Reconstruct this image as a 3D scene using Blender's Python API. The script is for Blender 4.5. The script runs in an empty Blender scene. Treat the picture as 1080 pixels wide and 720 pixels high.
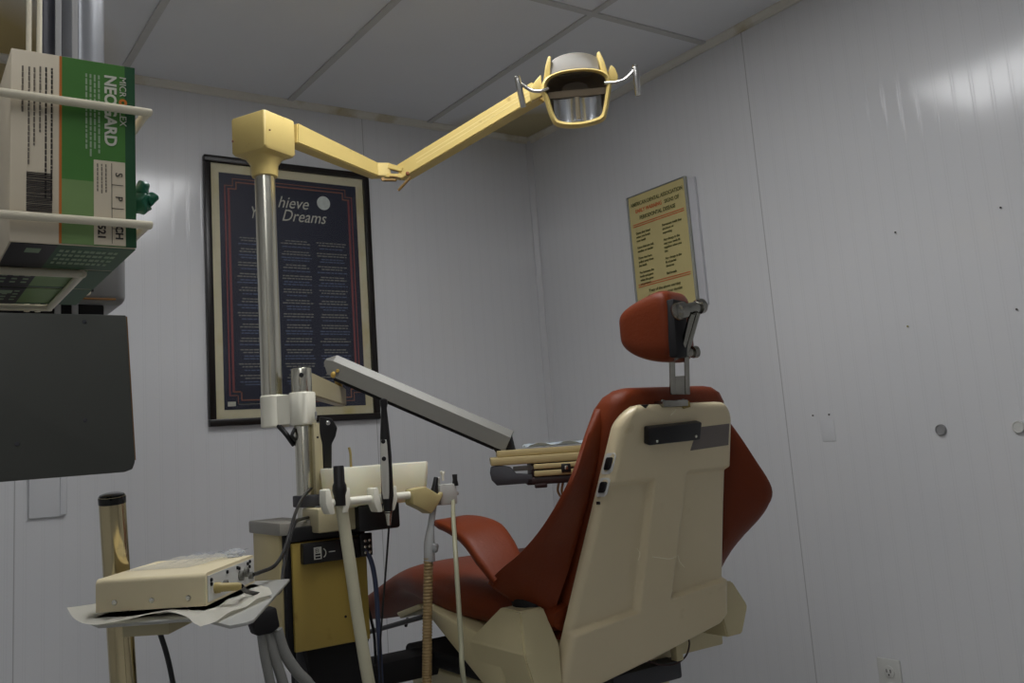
import bpy, bmesh, math, random
from mathutils import Vector, Matrix
random.seed(7)
C = bpy.context.scene.collection
PI = math.pi

# ------------------------------------------------------------------ camera calibration
H = 1.075
RX = Vector((0.83425198, -0.54716412, -0.06808128))     # camera right in the room's axes
RD = Vector((0.02657051, 0.16322411, -0.98623116))      # camera down
RF = Vector((0.55074281, 0.82095634, 0.15070847))       # camera forward
F, CX, CY = 966.75, 513.6, 325.15
XR, YB, ZC = 2.421, 3.174, 2.44

def at(u, v, d=None, x=None, y=None, z=None):
    r = RX * ((u - CX) / F) + RD * ((v - CY) / F) + RF
    if x is not None: d = x / r.x
    elif y is not None: d = y / r.y
    elif z is not None: d = (z - H) / r.z
    return Vector((r.x * d, r.y * d, r.z * d + H))

cam_d = bpy.data.cameras.new('camera'); cam = bpy.data.objects.new('camera', cam_d); C.objects.link(cam)
R3 = Matrix((RX, -RD, -RF)).transposed()
cam.matrix_world = Matrix.Translation((0, 0, H)) @ R3.to_4x4()
cam_d.sensor_width = 36; cam_d.lens = F / 1080 * 36
cam_d.shift_x = (540 - CX) / 1080; cam_d.shift_y = (CY - 360) / 1080
cam_d.clip_start = 0.02
bpy.context.scene.camera = cam

# ------------------------------------------------------------------ materials
MATS = {}
def s2l(c):
    return tuple(((x / 255) / 12.92 if x / 255 <= 0.04045 else ((x / 255 + 0.055) / 1.055) ** 2.4) for x in c)
def mat(name, col, rough=0.5, metal=0.0, spec=0.5, noise=0.06, scale=30, bump=0.0, bscale=200, coat=0, trans=0, alpha=1, ior=1.45, stain=None, sss=0):
    if name in MATS: return MATS[name]
    m = bpy.data.materials.new(name); m.use_nodes = True
    nt = m.node_tree; N = nt.nodes; L = nt.links
    b = N['Principled BSDF']
    b.inputs['Roughness'].default_value = rough; b.inputs['Metallic'].default_value = metal
    b.inputs['Specular IOR Level'].default_value = spec; b.inputs['Coat Weight'].default_value = coat
    b.inputs['Transmission Weight'].default_value = trans; b.inputs['Alpha'].default_value = alpha
    b.inputs['IOR'].default_value = ior
    if sss:
        b.inputs['Subsurface Weight'].default_value = sss
        b.inputs['Subsurface Radius'].default_value = (0.02, 0.015, 0.01); b.inputs['Subsurface Scale'].default_value = 1
    c = s2l(col)
    tc = N.new('ShaderNodeTexCoord')
    n = N.new('ShaderNodeTexNoise'); n.inputs['Scale'].default_value = scale; n.inputs['Detail'].default_value = 4
    L.new(tc.outputs['Object'], n.inputs['Vector'])
    mx = N.new('ShaderNodeMix'); mx.data_type = 'RGBA'
    mx.inputs[6].default_value = (*[x * (1 - noise) for x in c], 1); mx.inputs[7].default_value = (*[min(1, x * (1 + noise)) for x in c], 1)
    L.new(n.outputs['Fac'], mx.inputs[0])
    out = mx.outputs[2]
    if stain:
        n2 = N.new('ShaderNodeTexNoise'); n2.inputs['Scale'].default_value = stain[1]; n2.inputs['Detail'].default_value = 6
        L.new(tc.outputs['Object'], n2.inputs['Vector'])
        rp = N.new('ShaderNodeMapRange'); rp.inputs[1].default_value = stain[2]; rp.inputs[2].default_value = stain[3]
        L.new(n2.outputs['Fac'], rp.inputs[0])
        m2 = N.new('ShaderNodeMix'); m2.data_type = 'RGBA'
        L.new(rp.outputs[0], m2.inputs[0]); L.new(out, m2.inputs[6]); m2.inputs[7].default_value = (*s2l(stain[0]), 1)
        out = m2.outputs[2]
    L.new(out, b.inputs['Base Color'])
    if bump:
        n3 = N.new('ShaderNodeTexNoise'); n3.inputs['Scale'].default_value = bscale; n3.inputs['Detail'].default_value = 3
        L.new(tc.outputs['Object'], n3.inputs['Vector'])
        bp = N.new('ShaderNodeBump'); bp.inputs['Strength'].default_value = bump; bp.inputs['Distance'].default_value = 0.002
        L.new(n3.outputs['Fac'], bp.inputs['Height']); L.new(bp.outputs['Normal'], b.inputs['Normal'])
    MATS[name] = m
    return m

def sphere_mask(N, L, pos, centre, r0, r1):
    v = N.new('ShaderNodeVectorMath'); v.operation = 'DISTANCE'; L.new(pos, v.inputs[0]); v.inputs[1].default_value = centre
    mr = N.new('ShaderNodeMapRange'); mr.inputs[1].default_value = r1; mr.inputs[2].default_value = r0
    L.new(v.outputs['Value'], mr.inputs[0]); return mr.outputs[0]

def wall_material(name, axis, offset, stains):
    m = bpy.data.materials.new(name); m.use_nodes = True
    nt = m.node_tree; N = nt.nodes; L = nt.links; b = N['Principled BSDF']
    b.inputs['Roughness'].default_value = 0.14; b.inputs['Specular IOR Level'].default_value = 0.5
    tc = N.new('ShaderNodeTexCoord'); sp = N.new('ShaderNodeSeparateXYZ'); L.new(tc.outputs['Object'], sp.inputs[0])
    def math_(op, a, bb=None):
        q = N.new('ShaderNodeMath'); q.operation = op
        for i, z in enumerate((a, bb)):
            if z is None: continue
            if isinstance(z, (int, float)): q.inputs[i].default_value = z
            else: L.new(z, q.inputs[i])
        return q.outputs[0]
    s = 0.0508
    co = sp.outputs[axis]
    fr = math_('FRACT', math_('DIVIDE', math_('ADD', co, 10 * s - offset), s))
    w = 0.035
    g1 = math_('MAXIMUM', math_('SUBTRACT', 1.0, math_('DIVIDE', math_('ABSOLUTE', math_('SUBTRACT', fr, 0.43)), w)), 0.0)
    g2 = math_('MAXIMUM', math_('SUBTRACT', 1.0, math_('DIVIDE', math_('ABSOLUTE', math_('SUBTRACT', fr, 0.58)), w)), 0.0)
    g = math_('MAXIMUM', g1, g2)
    # seam of the 4 ft sheet
    fs = math_('FRACT', math_('DIVIDE', math_('ADD', co, 1.236 * 5 - (1.938 if axis == 'Y' else 0.35)), 1.236))
    gs = math_('MAXIMUM', math_('SUBTRACT', 1.0, math_('DIVIDE', math_('ABSOLUTE', math_('SUBTRACT', fs, 0.002)), 0.0022)), 0.0)
    hgt = math_('MULTIPLY', math_('ADD', g, math_('MULTIPLY', gs, 1.5)), -1.0)
    bp = N.new('ShaderNodeBump'); bp.inputs['Strength'].default_value = 0.3; bp.inputs['Distance'].default_value = 0.0005
    L.new(hgt, bp.inputs['Height'])
    n3 = N.new('ShaderNodeTexNoise'); n3.inputs['Scale'].default_value = 5; n3.inputs['Detail'].default_value = 3
    L.new(tc.outputs['Object'], n3.inputs['Vector'])
    bp2 = N.new('ShaderNodeBump'); bp2.inputs['Strength'].default_value = 0.10; bp2.inputs['Distance'].default_value = 0.006
    L.new(n3.outputs['Fac'], bp2.inputs['Height']); L.new(bp.outputs['Normal'], bp2.inputs['Normal'])
    L.new(bp2.outputs['Normal'], b.inputs['Normal'])
    n = N.new('ShaderNodeTexNoise'); n.inputs['Scale'].default_value = 3; n.inputs['Detail'].default_value = 5
    L.new(tc.outputs['Object'], n.inputs['Vector'])
    mx = N.new('ShaderNodeMix'); mx.data_type = 'RGBA'; L.new(n.outputs['Fac'], mx.inputs[0])
    mx.inputs[6].default_value = (*s2l((212, 213, 215)), 1); mx.inputs[7].default_value = (*s2l((220, 220, 221)), 1)
    out = mx.outputs[2]
    # darker along the seam and the grooves
    m3 = N.new('ShaderNodeMix'); m3.data_type = 'RGBA'; L.new(math_('MULTIPLY', gs, 0.6), m3.inputs[0]); L.new(out, m3.inputs[6])
    m3.inputs[7].default_value = (*s2l((110, 108, 104)), 1); out = m3.outputs[2]
    m3 = N.new('ShaderNodeMix'); m3.data_type = 'RGBA'; L.new(math_('MULTIPLY', g, 0.07), m3.inputs[0]); L.new(out, m3.inputs[6])
    m3.inputs[7].default_value = (*s2l((110, 108, 104)), 1); out = m3.outputs[2]
    for (c, r0, r1, colr) in stains:
        mk = sphere_mask(N, L, tc.outputs['Object'], c, r0, r1)
        m2 = N.new('ShaderNodeMix'); m2.data_type = 'RGBA'; L.new(mk, m2.inputs[0]); L.new(out, m2.inputs[6]); m2.inputs[7].default_value = (*s2l(colr), 1); out = m2.outputs[2]
    L.new(out, b.inputs['Base Color'])
    return m

cream = mat('cream_enamel', (206, 183, 114), 0.42, noise=0.07, scale=14, bump=0.05, stain=((150, 120, 60), 22, 0.66, 0.78))
cream_dirty = mat('yellowed_cabinet_enamel', (166, 142, 68), 0.45, noise=0.1, scale=9, stain=((120, 90, 30), 18, 0.62, 0.8))
shellm = mat('chair_shell_plastic', (214, 199, 163), 0.3, noise=0.04, scale=10, coat=0.2, stain=((170, 150, 95), 9, 0.62, 0.78))
bracketm = mat('chair_bracket_plastic', (198, 186, 146), 0.4, noise=0.05, scale=12)
vinyl = mat('orange_brown_vinyl', (110, 48, 23), 0.46, noise=0.1, scale=8, bump=0.25, bscale=160, spec=0.2)
tray_c = mat('tray_head_cream', (176, 158, 112), .45, noise=.05)
black = mat('black_plastic', (22, 21, 22), 0.4, noise=0.2)
blackm = mat('black_matte', (16, 14, 16), 0.75, noise=0.2)
darkgrey = mat('dark_grey_metal_sheet', (78, 79, 74), 0.5, metal=0.2, noise=0.05, scale=5)
charcoal = mat('charcoal_bracket', (62, 62, 66), 0.6)
chrome = mat('polished_chrome', (215, 213, 208), 0.22, metal=1, noise=0.03)
hmet = mat('aged_chrome', (150, 148, 140), 0.2, metal=1, noise=.15, scale=60)
steel = mat('satin_steel', (214, 211, 196), 0.24, metal=1, noise=0.06, scale=12)
brass = mat('tarnished_chrome_tube', (200, 186, 148), 0.14, metal=1, noise=0.12, scale=7)
white_en = mat('white_clamp_enamel', (234, 231, 214), 0.35, noise=0.03)
grey_arm = mat('grey_arm_extrusion', (118, 117, 111), 0.42, metal=0.25, noise=0.05, scale=10)
beige_arm = mat('beige_arm_extrusion', (182, 172, 138), 0.45, noise=0.05)
bowlm = mat('translucent_white_plastic', (240, 236, 214), 0.3, noise=0.02, sss=0.4)
wirem = mat('white_coated_wire', (222, 214, 190), 0.35, noise=0.04)
modm = mat('camera_dock_beige', (236, 222, 184), 0.4, noise=0.03)
wallish = mat('wall_coloured_plate', (213, 214, 216), .25, noise=.02)
paperm = mat('paper_liner', (235, 232, 220), 0.8, noise=0.03)
board = mat('grey_shelf_sheet', (165, 165, 160), 0.3, noise=0.04)
hose_cream = mat('cream_hose', (176, 172, 148), 0.5, noise=0.05)
hose_tan = mat('tan_corrugated_hose', (152, 128, 86), 0.5, noise=0.08)
hose_grey = mat('grey_hose', (130, 130, 126), 0.5, noise=0.06)
blue = mat('blue_tubing', (56, 64, 88), 0.45, noise=0.08)
clear = mat('clear_plastic', (200, 202, 200), 0.12, trans=0.45, noise=0.05, ior=1.35)
film = mat('clear_film', (225, 230, 238), 0.1, trans=0.7, alpha=0.55, noise=0.02, ior=1.2, bump=0.8, bscale=60)
plate_m = mat('wall_plate_white', (205, 205, 200), 0.4, noise=0.03)
trimm = mat('moulding_white', (218, 215, 204), 0.45, noise=0.05, scale=6, stain=((170, 154, 105), 5, 0.58, 0.75))
cornerm = mat('corner_moulding_white', (200, 200, 202), 0.35, noise=0.04)

# ------------------------------------------------------------------ mesh helpers
def link(name, bm, m, parent=None, smooth=True, mats=None, angle=40):
    me = bpy.data.meshes.new(name)
    bmesh.ops.recalc_face_normals(bm, faces=bm.faces[:])
    bm.to_mesh(me); bm.free()
    for mm in (mats or [m]): me.materials.append(mm)
    if smooth:
        for p in me.polygons: p.use_smooth = True
        me.set_sharp_from_angle(angle=math.radians(angle))
    o = bpy.data.objects.new(name, me); C.objects.link(o)
    if parent is not None: o.parent = parent
    return o
def tag(o, label, cat, group=None):
    o['label'] = label; o['category'] = cat
    if group: o['group'] = group
    return o
def thing(name, label, cat, loc=(0, 0, 0), group=None):
    o = bpy.data.objects.new(name, None); C.objects.link(o); o.location = loc; o.empty_display_size = 0.05
    tag(o, label, cat, group); o['_o'] = 0; del o['_o']
    return o
def islands(bm):
    seen = set(); out = []
    for v in bm.verts:
        if v in seen: continue
        st = [v]; seen.add(v); isl = []
        while st:
            a = st.pop(); isl.append(a)
            for e in a.link_edges:
                b_ = e.other_vert(a)
                if b_ not in seen: seen.add(b_); st.append(b_)
        out.append(isl)
    return out
def parts(name, bm, m, t, **k):
    """every loose piece of bm becomes a part of its own"""
    res = []
    for isl in islands(bm):
        nb_ = bmesh.new(); mp = {v: nb_.verts.new(v.co) for v in isl}
        for f in {f for v in isl for f in v.link_faces}:
            g_ = nb_.faces.new([mp[v] for v in f.verts]); g_.material_index = f.material_index
        res.append(part(name, nb_, m, t, **k))
    bm.free(); return res
def part(name, bm, m, t, label=None, **k):
    """bm is in room coordinates; the part is moved into its thing's frame"""
    off = Vector((0, 0, 0)); p = t
    while p is not None: off += Vector(p.location); p = p.parent
    bmesh.ops.translate(bm, verts=bm.verts[:], vec=-off)
    o = link(name, bm, m, t, **k)
    if label: o['label'] = label
    return o
def solo(name, bm, m, label, cat, group=None, loc=None, **k):
    if loc is None:
        xs = [v.co for v in bm.verts]; lo = Vector([min(v[i] for v in xs) for i in range(3)]); hi = Vector([max(v[i] for v in xs) for i in range(3)])
        loc = Vector(((lo.x + hi.x) / 2, (lo.y + hi.y) / 2, lo.z))
    bmesh.ops.translate(bm, verts=bm.verts[:], vec=-Vector(loc))
    o = link(name, bm, m, None, **k); o.location = loc
    return tag(o, label, cat, group)
def structure(name, bm, m, smooth=False):
    o = link(name, bm, m, None, smooth=smooth); o['kind'] = 'structure'; return o

def NB(): return bmesh.new()
def box(bm, lo, hi, bev=0, mi=0, M=None, seg=2):
    lo = Vector(lo); hi = Vector(hi)
    r = bmesh.ops.create_cube(bm, size=1)
    vs = r['verts']
    for v in vs: v.co = Vector((lo[i] + (v.co[i] + 0.5) * (hi[i] - lo[i]) for i in range(3)))
    fs = list({f for v in vs for f in v.link_faces})
    for f in fs: f.material_index = mi
    if bev:
        es = list({e for v in vs for e in v.link_edges})
        r = bmesh.ops.bevel(bm, geom=es, offset=bev, segments=seg, affect='EDGES', profile=0.5)
        vs = list({v for v in r['verts']} | {v for f in r['faces'] for v in f.verts})
        vs2 = set(vs)
        for v in list(vs2):
            for e in v.link_edges: vs2.add(e.other_vert(v))
        vs = list(vs2)
        for f in {f for v in vs for f in v.link_faces}: f.material_index = mi
    if M is not None: bmesh.ops.transform(bm, matrix=M, verts=vs)
    return vs
def frame(zdir, xhint=None):
    z = Vector(zdir).normalized()
    if xhint is None: xhint = Vector((0, 0, 1)) if abs(z.z) < 0.9 else Vector((1, 0, 0))
    x = Vector(xhint); x = (x - z * x.dot(z)).normalized(); y = z.cross(x)
    return x, y, z
def loft(bm, loops, cap=True, closed=True, mi=0):
    rings = []
    for lp in loops: rings.append([bm.verts.new(p) for p in lp])
    n = len(rings[0])
    for a, b in zip(rings, rings[1:]):
        for i in range(n if closed else n - 1):
            j = (i + 1) % n
            f = bm.faces.new((a[i], a[j], b[j], b[i])); f.material_index = mi
    if cap and closed:
        for r in (rings[0][::-1], rings[-1]):
            try: f = bm.faces.new(r); f.material_index = mi
            except Exception: pass
    return rings
def cyl(bm, a, b, r0, r1=None, n=24, bev=0, mi=0):
    a = Vector(a); b = Vector(b); r1 = r0 if r1 is None else r1
    x, y, z = frame(b - a); L = (b - a).length
    prof = [(0, r0), (L, r1)] if not bev else [(0, r0 - bev), (bev * .3, r0 - bev * .3), (bev, r0), (L - bev, r1), (L - bev * .3, r1 - bev * .3), (L, r1 - bev)]
    loft(bm, [[a + z * h + (x * math.cos(t) + y * math.sin(t)) * r for t in [2 * PI * i / n for i in range(n)]] for h, r in prof], mi=mi)
def lathe(bm, base, axis, prof, n=28, mi=0):
    base = Vector(base); x, y, z = frame(axis)
    loft(bm, [[base + z * h + (x * math.cos(t) + y * math.sin(t)) * r for t in [2 * PI * i / n for i in range(n)]] for h, r in prof], mi=mi)
def spline(pts, k=8):
    pts = [Vector(p) for p in pts]
    if len(pts) < 3: return pts
    P = [pts[0] * 2 - pts[1]] + pts + [pts[-1] * 2 - pts[-2]]
    out = []
    for i in range(1, len(P) - 2):
        for j in range(k):
            t = j / k; a, b, c, d = P[i - 1], P[i], P[i + 1], P[i + 2]
            out.append(0.5 * ((2 * b) + (c - a) * t + (2 * a - 5 * b + 4 * c - d) * t * t + (3 * b - a - 3 * c + d) * t ** 3))
    out.append(pts[-1]); return out
def tube(bm, pts, r, n=12, smooth=8, ry=None, hint=None, mi=0, rf=None):
    P = spline(pts, smooth) if smooth else [Vector(p) for p in pts]
    ry = ry or r; loops = []; prevx = Vector(hint) if hint is not None else None
    for i, p in enumerate(P):
        d = (P[min(i + 1, len(P) - 1)] - P[max(i - 1, 0)])
        x, y, z = frame(d, prevx); prevx = x
        rr = rf(i / (len(P) - 1)) if rf else 1
        loops.append([p + x * math.cos(t) * r * rr + y * math.sin(t) * ry * rr for t in [2 * PI * k / n for k in range(n)]])
    loft(bm, loops, mi=mi)
def prism(bm, poly, vec, bev=0, mi=0, seg=2):
    """polygon (3-D points) extruded along vec"""
    vec = Vector(vec)
    a = [bm.verts.new(Vector(p)) for p in poly]; b = [bm.verts.new(Vector(p) + vec) for p in poly]
    fs = [bm.faces.new(a[::-1]), bm.faces.new(b)]
    n = len(a)
    for i in range(n): fs.append(bm.faces.new((a[i], a[(i + 1) % n], b[(i + 1) % n], b[i])))
    for f in fs: f.material_index = mi
    if bev:
        bmesh.ops.recalc_face_normals(bm, faces=fs)
        es = list({e for f in fs for e in f.edges})
        r = bmesh.ops.bevel(bm, geom=es, offset=bev, segments=seg, affect='EDGES', profile=0.5, clamp_overlap=True)
        for f in r['faces']: f.material_index = mi
def quad(bm, pts, mi=0):
    f = bm.faces.new([bm.verts.new(Vector(p)) for p in pts]); f.material_index = mi; return f
def text_bm(bm, s, size, origin, xd, yd, shear=0, align='LEFT', mi=0, wide=1.0, depth=0.0003, bold=0):
    cu = bpy.data.curves.new('t', 'FONT'); cu.body = s; cu.size = size; cu.align_x = align; cu.shear = shear; cu.extrude = depth; cu.resolution_u = 3
    cu.offset = bold
    o = bpy.data.objects.new('t', cu); C.objects.link(o)
    dg = bpy.context.evaluated_depsgraph_get(); me = bpy.data.meshes.new_from_object(o.evaluated_get(dg))
    xd = Vector(xd).normalized(); yd = Vector(yd).normalized(); zd = xd.cross(yd); origin = Vector(origin)
    n0 = len(bm.verts); f0 = len(bm.faces)
    bm.from_mesh(me)
    bm.verts.ensure_lookup_table(); bm.faces.ensure_lookup_table()
    for v in bm.verts[n0:]: v.co = origin + xd * v.co.x * wide + yd * v.co.y + zd * v.co.z
    for f in bm.faces[f0:]: f.material_index = mi
    bpy.data.objects.remove(o); bpy.data.curves.remove(cu); bpy.data.meshes.remove(me)
def sstep(x, a, b):
    t = max(0, min(1, (x - a) / (b - a))); return t * t * (3 - 2 * t)

X, Y, Z = Vector((1, 0, 0)), Vector((0, 1, 0)), Vector((0, 0, 1))

# ------------------------------------------------------------------ room
L1, L2_FILL = 9.3, 4.0
XL, YF = -1.25, -1.55
T = 0.08
bm = NB(); box(bm, (XL - T, YB, 0), (XR + T, YB + T, ZC)); structure('wall_back', bm, wall_material('wall_back_panel', 'X', 0.0, [((0.18, YB, 2.3), 0.10, 0.55, (176, 158, 112))]))
bm = NB(); box(bm, (XR, YF, 0), (XR + T, YB, ZC)); structure('wall_right', bm, wall_material('wall_right_panel', 'Y', 0.0155, []))
bm = NB(); box(bm, (XL - T, YF, 0), (XL, YB, ZC)); structure('wall_left', bm, wall_material('wall_left_panel', 'Y', 0.0, []))
bm = NB(); box(bm, (XL - T, YF - T, 0), (XR + T, YF, ZC)); structure('wall_front', bm, wall_material('wall_front_panel', 'X', 0.0, []))
floor_m = mat('vinyl_floor', (188, 188, 188), 0.45, noise=0.15, scale=25)
bm = NB(); box(bm, (XL - T, YF - T, -0.05), (XR + T, YB + T, 0)); structure('floor', bm, floor_m)
# ceiling tiles
cm = bpy.data.materials.new('ceiling_tile'); cm.use_nodes = True
N = cm.node_tree.nodes; L = cm.node_tree.links; b = N['Principled BSDF']; b.inputs['Roughness'].default_value = 0.85
tc = N.new('ShaderNodeTexCoord')
n = N.new('ShaderNodeTexNoise'); n.inputs['Scale'].default_value = 4; n.inputs['Detail'].default_value = 8; L.new(tc.outputs['Object'], n.inputs['Vector'])
mx = N.new('ShaderNodeMix'); mx.data_type = 'RGBA'; L.new(n.outputs['Fac'], mx.inputs[0]); mx.inputs[6].default_value = (*s2l((224, 226, 229)), 1); mx.inputs[7].default_value = (*s2l((232, 234, 237)), 1)
out = mx.outputs[2]
for (c, r0, r1, colr) in [((2.42, 3.17, ZC), 0.30, 0.46, (186, 174, 136)), ((0.12, 3.1, ZC), 0.25, 0.55, (190, 172, 122))]:
    mk = sphere_mask(N, L, tc.outputs['Object'], c, r0, r1)
    m2 = N.new('ShaderNodeMix'); m2.data_type = 'RGBA'; L.new(mk, m2.inputs[0]); L.new(out, m2.inputs[6]); m2.inputs[7].default_value = (*s2l(colr), 1); out = m2.outputs[2]
L.new(out, b.inputs['Base Color'])
n3 = N.new('ShaderNodeTexNoise'); n3.inputs['Scale'].default_value = 120; L.new(tc.outputs['Object'], n3.inputs['Vector'])
bp = N.new('ShaderNodeBump'); bp.inputs['Strength'].default_value = 0.25; bp.inputs['Distance'].default_value = 0.002
L.new(n3.outputs['Fac'], bp.inputs['Height']); L.new(bp.outputs['Normal'], b.inputs['Normal'])
XG = [0.67 + 0.61 * i for i in range(-3, 3)]; YG = [2.09 + 1.22 * i for i in range(-2, 1)]
LX0, LX1, LY0, LY1 = 0.67, 1.28, 0.87, 2.09
bm = NB()
xs = [XL - T] + XG + [XR + T]; ys = [YF - T] + YG + [YB + T]
for i in range(len(xs) - 1):
    for j in range(len(ys) - 1):
        if abs(xs[i] - LX0) < .01 and abs(ys[j] - LY0) < .01: continue      # the lights' cells
        if abs(xs[i] - LX0 + 1.22) < .01 and abs(ys[j] - LY0 + 1.22) < .01: continue
        box(bm, (xs[i], ys[j], ZC), (xs[i + 1], ys[j + 1], ZC + 0.02), 0)
box(bm, (LX0 - .02, LY0 - .02, ZC + .1), (LX1 + .02, LY1 + .02, ZC + .12)); box(bm, (LX0 - 1.24, LY0 - 1.24, ZC + .1), (LX1 - 1.20, LY1 - 1.20, ZC + .12))
ceil = structure('ceiling', bm, cm)
gridm = mat('ceiling_grid_grey', (196, 196, 194), 0.5)
bm = NB()
for x in XG:
    if x < XR - .02: box(bm, (x - .012, YF, ZC - .006), (x + .012, YB, ZC + .001), 0.001)
for y in YG: box(bm, (XL, y - .012, ZC - .0065), (XR, y + .012, ZC + .001), 0.001)
g = link('ceiling_grid', bm, gridm, ceil, smooth=False)
# mouldings
def mould(name, a, b, size, m, inward, down=-Z):
    bm = NB(); a = Vector(a); inward = Vector(inward)
    poly = [a, a + inward * size, a + inward * size + down * size * .25, a + inward * size * .35 + down * size * .8, a + inward * size * .3 + down * size * 1.15, a + down * size * 1.15]
    prism(bm, poly, Vector(b) - a); return structure(name, bm, m)
mould('trim_1', (XL, YB, ZC), (XR, YB, ZC), 0.022, trimm, -Y)
mould('trim_2', (XR, YF, ZC), (XR, YB, ZC), 0.022, trimm, -X)
bm = NB(); prism(bm, [(XR, YB, .1), (XR - .022, YB, .1), (XR - .020, YB - .006, .1), (XR - .006, YB - .02, .1), (XR, YB - .022, .1)], (0, 0, ZC - .1)); structure('trim_3', bm, cornerm)
bbm = mat('baseboard_vinyl', (60, 52, 48), 0.5)
bm = NB(); box(bm, (XL, YB - .006, 0), (XR, YB, .1), .002); structure('baseboard_back', bm, bbm)
bm = NB(); box(bm, (XR - .006, YF, 0), (XR, YB, .1), .002); structure('baseboard_right', bm, bbm)
# recessed fluorescent panel (reflected on the right wall) and an added fill panel
def troffer(x0, x1, y0, y1, label, strength):
    tl = thing('ceiling_light', label, 'ceiling light', ((x0 + x1) / 2, (y0 + y1) / 2, ZC))
    bm = NB(); wf = .03
    for (a, b_) in (((x0, y0), (x1, y0 + wf)), ((x0, y1 - wf), (x1, y1)), ((x0, y0 + wf), (x0 + wf, y1 - wf)), ((x1 - wf, y0 + wf), (x1, y1 - wf))):
        box(bm, (*a, ZC - .004), (*b_, ZC + .02), .002)
    part('frame', bm, plate_m, tl)
    em = bpy.data.materials.new('fluorescent_diffuser'); em.use_nodes = True
    e = em.node_tree.nodes['Principled BSDF']; e.inputs['Base Color'].default_value = (.9, .9, .9, 1); e.inputs['Emission Color'].default_value = (.985, .99, 1, 1); e.inputs['Emission Strength'].default_value = strength
    nn = em.node_tree.nodes.new('ShaderNodeTexNoise'); nn.inputs['Scale'].default_value = 200
    bpn = em.node_tree.nodes.new('ShaderNodeBump'); bpn.inputs['Strength'].default_value = .1; em.node_tree.links.new(nn.outputs['Fac'], bpn.inputs['Height']); em.node_tree.links.new(bpn.outputs['Normal'], e.inputs['Normal'])
    bm = NB(); box(bm, (x0 + wf, y0 + wf, ZC + .008), (x1 - wf, y1 - wf, ZC + .014)); part('diffuser', bm, em, tl, smooth=False)
troffer(LX0, LX1, LY0, LY1, 'recessed fluorescent ceiling panel above the dental chair', L1)
troffer(LX0 - 1.22, LX1 - 1.22, LY0 - 1.22, LY1 - 1.22, 'added fill light panel over the near end of the room', L2_FILL)  # unseen panel added as fill, to brighten the chair back

# ------------------------------------------------------------------ framed poster
px0, px1, pz0, pz1 = 0.945, 1.595, H + .1385, H + 1.107
t = thing('framed_poster', 'framed dark blue motivational poster with moon on the back wall', 'poster', ((px0 + px1) / 2, YB, pz0))
frm = mat('black_poster_frame', (20, 14, 12), 0.35); matb = mat('cream_mat_board', (205, 198, 168), 0.8, noise=.03, stain=((190, 176, 120), 8, .5, .8))
prm = mat('navy_poster_print', (36, 39, 56), 0.5, noise=.25, scale=5)
def pframe(bm, x0, x1, z0, z1, w, y0, y1, bev=.003):
    box(bm, (x0, y0, z0), (x1, y1, z0 + w), bev); box(bm, (x0, y0, z1 - w), (x1, y1, z1), bev)
    box(bm, (x0, y0, z0 + w), (x0 + w, y1, z1 - w), bev); box(bm, (x1 - w, y0, z0 + w), (x1, y1, z1 - w), bev)
bm = NB(); pframe(bm, px0, px1, pz0, pz1, .024, YB - .024, YB - .001); part('frame', bm, frm, t)
bm = NB(); box(bm, (px0 + .02, YB - .010, pz0 + .02), (px1 - .02, YB - .004, pz1 - .02)); part('mat_board', bm, matb, t, smooth=False)
qx0, qx1, qz0, qz1 = px0 + .055, px1 - .055, pz0 + .055, pz1 - .058
bm = NB(); box(bm, (qx0, YB - .0115, qz0), (qx1, YB - .0098, qz1)); pr = part('print', bm, prm, t, smooth=False)
yy = YB - .0125
redm = mat('poster_red_line', (122, 66, 66), .6); orm = mat('poster_orange_line', (140, 92, 72), .6)
bm = NB()
def prect(bm, x0, z0, x1, z1, mi=0, y=None):
    y = yy if y is None else y; box(bm, (x0, y, z0), (x1, y + .0008, z1), 0, mi)
def pborder(i, w, mi):
    x0, x1, z0, z1 = qx0 + i, qx1 - i, qz0 + i, qz1 - i
    c = .03
    prect(bm, x0, z0 + c, x0 + w, z1 - c, mi); prect(bm, x1 - w, z0 + c, x1, z1 - c, mi)
    prect(bm, x0 + c, z0, x1 - c, z0 + w * .5, 1); prect(bm, x0 + c, z1 - w * .5, x1 - c, z1, 1)
    for sx, sz in ((0, 0), (1, 0), (0, 1), (1, 1)):      # stepped corners
        xa = x0 if sx == 0 else x1; za = z0 if sz == 0 else z1; dx = c if sx == 0 else -c; dz = c if sz == 0 else -c
        prect(bm, min(xa, xa + dx), min(za + dz, za + dz + w * .5), max(xa, xa + dx), max(za + dz, za + dz + w * .5), 1)
        prect(bm, min(xa + dx, xa + dx + w * .5), min(za, za + dz), max(xa + dx, xa + dx + w * .5), max(za, za + dz), 1)
pborder(.018, .005, 0); pborder(.030, .008, 0)
part('printed_border', bm, redm, pr, mats=[redm, orm], smooth=False)
tw = mat('poster_white_ink', (186, 186, 172), .6); tb = mat('poster_blue_ink', (84, 96, 122), .6); tg = mat('poster_grey_ink', (124, 124, 116), .6)
bm = NB(); ux = 1 / 180
text_bm(bm, 'Ac', .064, (1.136, yy, 2.013), X, Z, shear=.35, wide=.95); text_bm(bm, 'hieve', .064, (1.216, yy, 2.013), X, Z, shear=.35, wide=.90); text_bm(bm, 'Your', .064, (1.108, yy, 1.963), X, Z, shear=.35, wide=.66); text_bm(bm, 'Dreams', .064, (1.230, yy, 1.963), X, Z, shear=.35, wide=.86)
part('title_lettering', bm, tw, pr, smooth=False)
bm = NB()
cols = [(qx0 + .055, qx0 + .205), (qx0 + .225, qx0 + .345), (qx0 + .365, qx0 + .490)]
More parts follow.
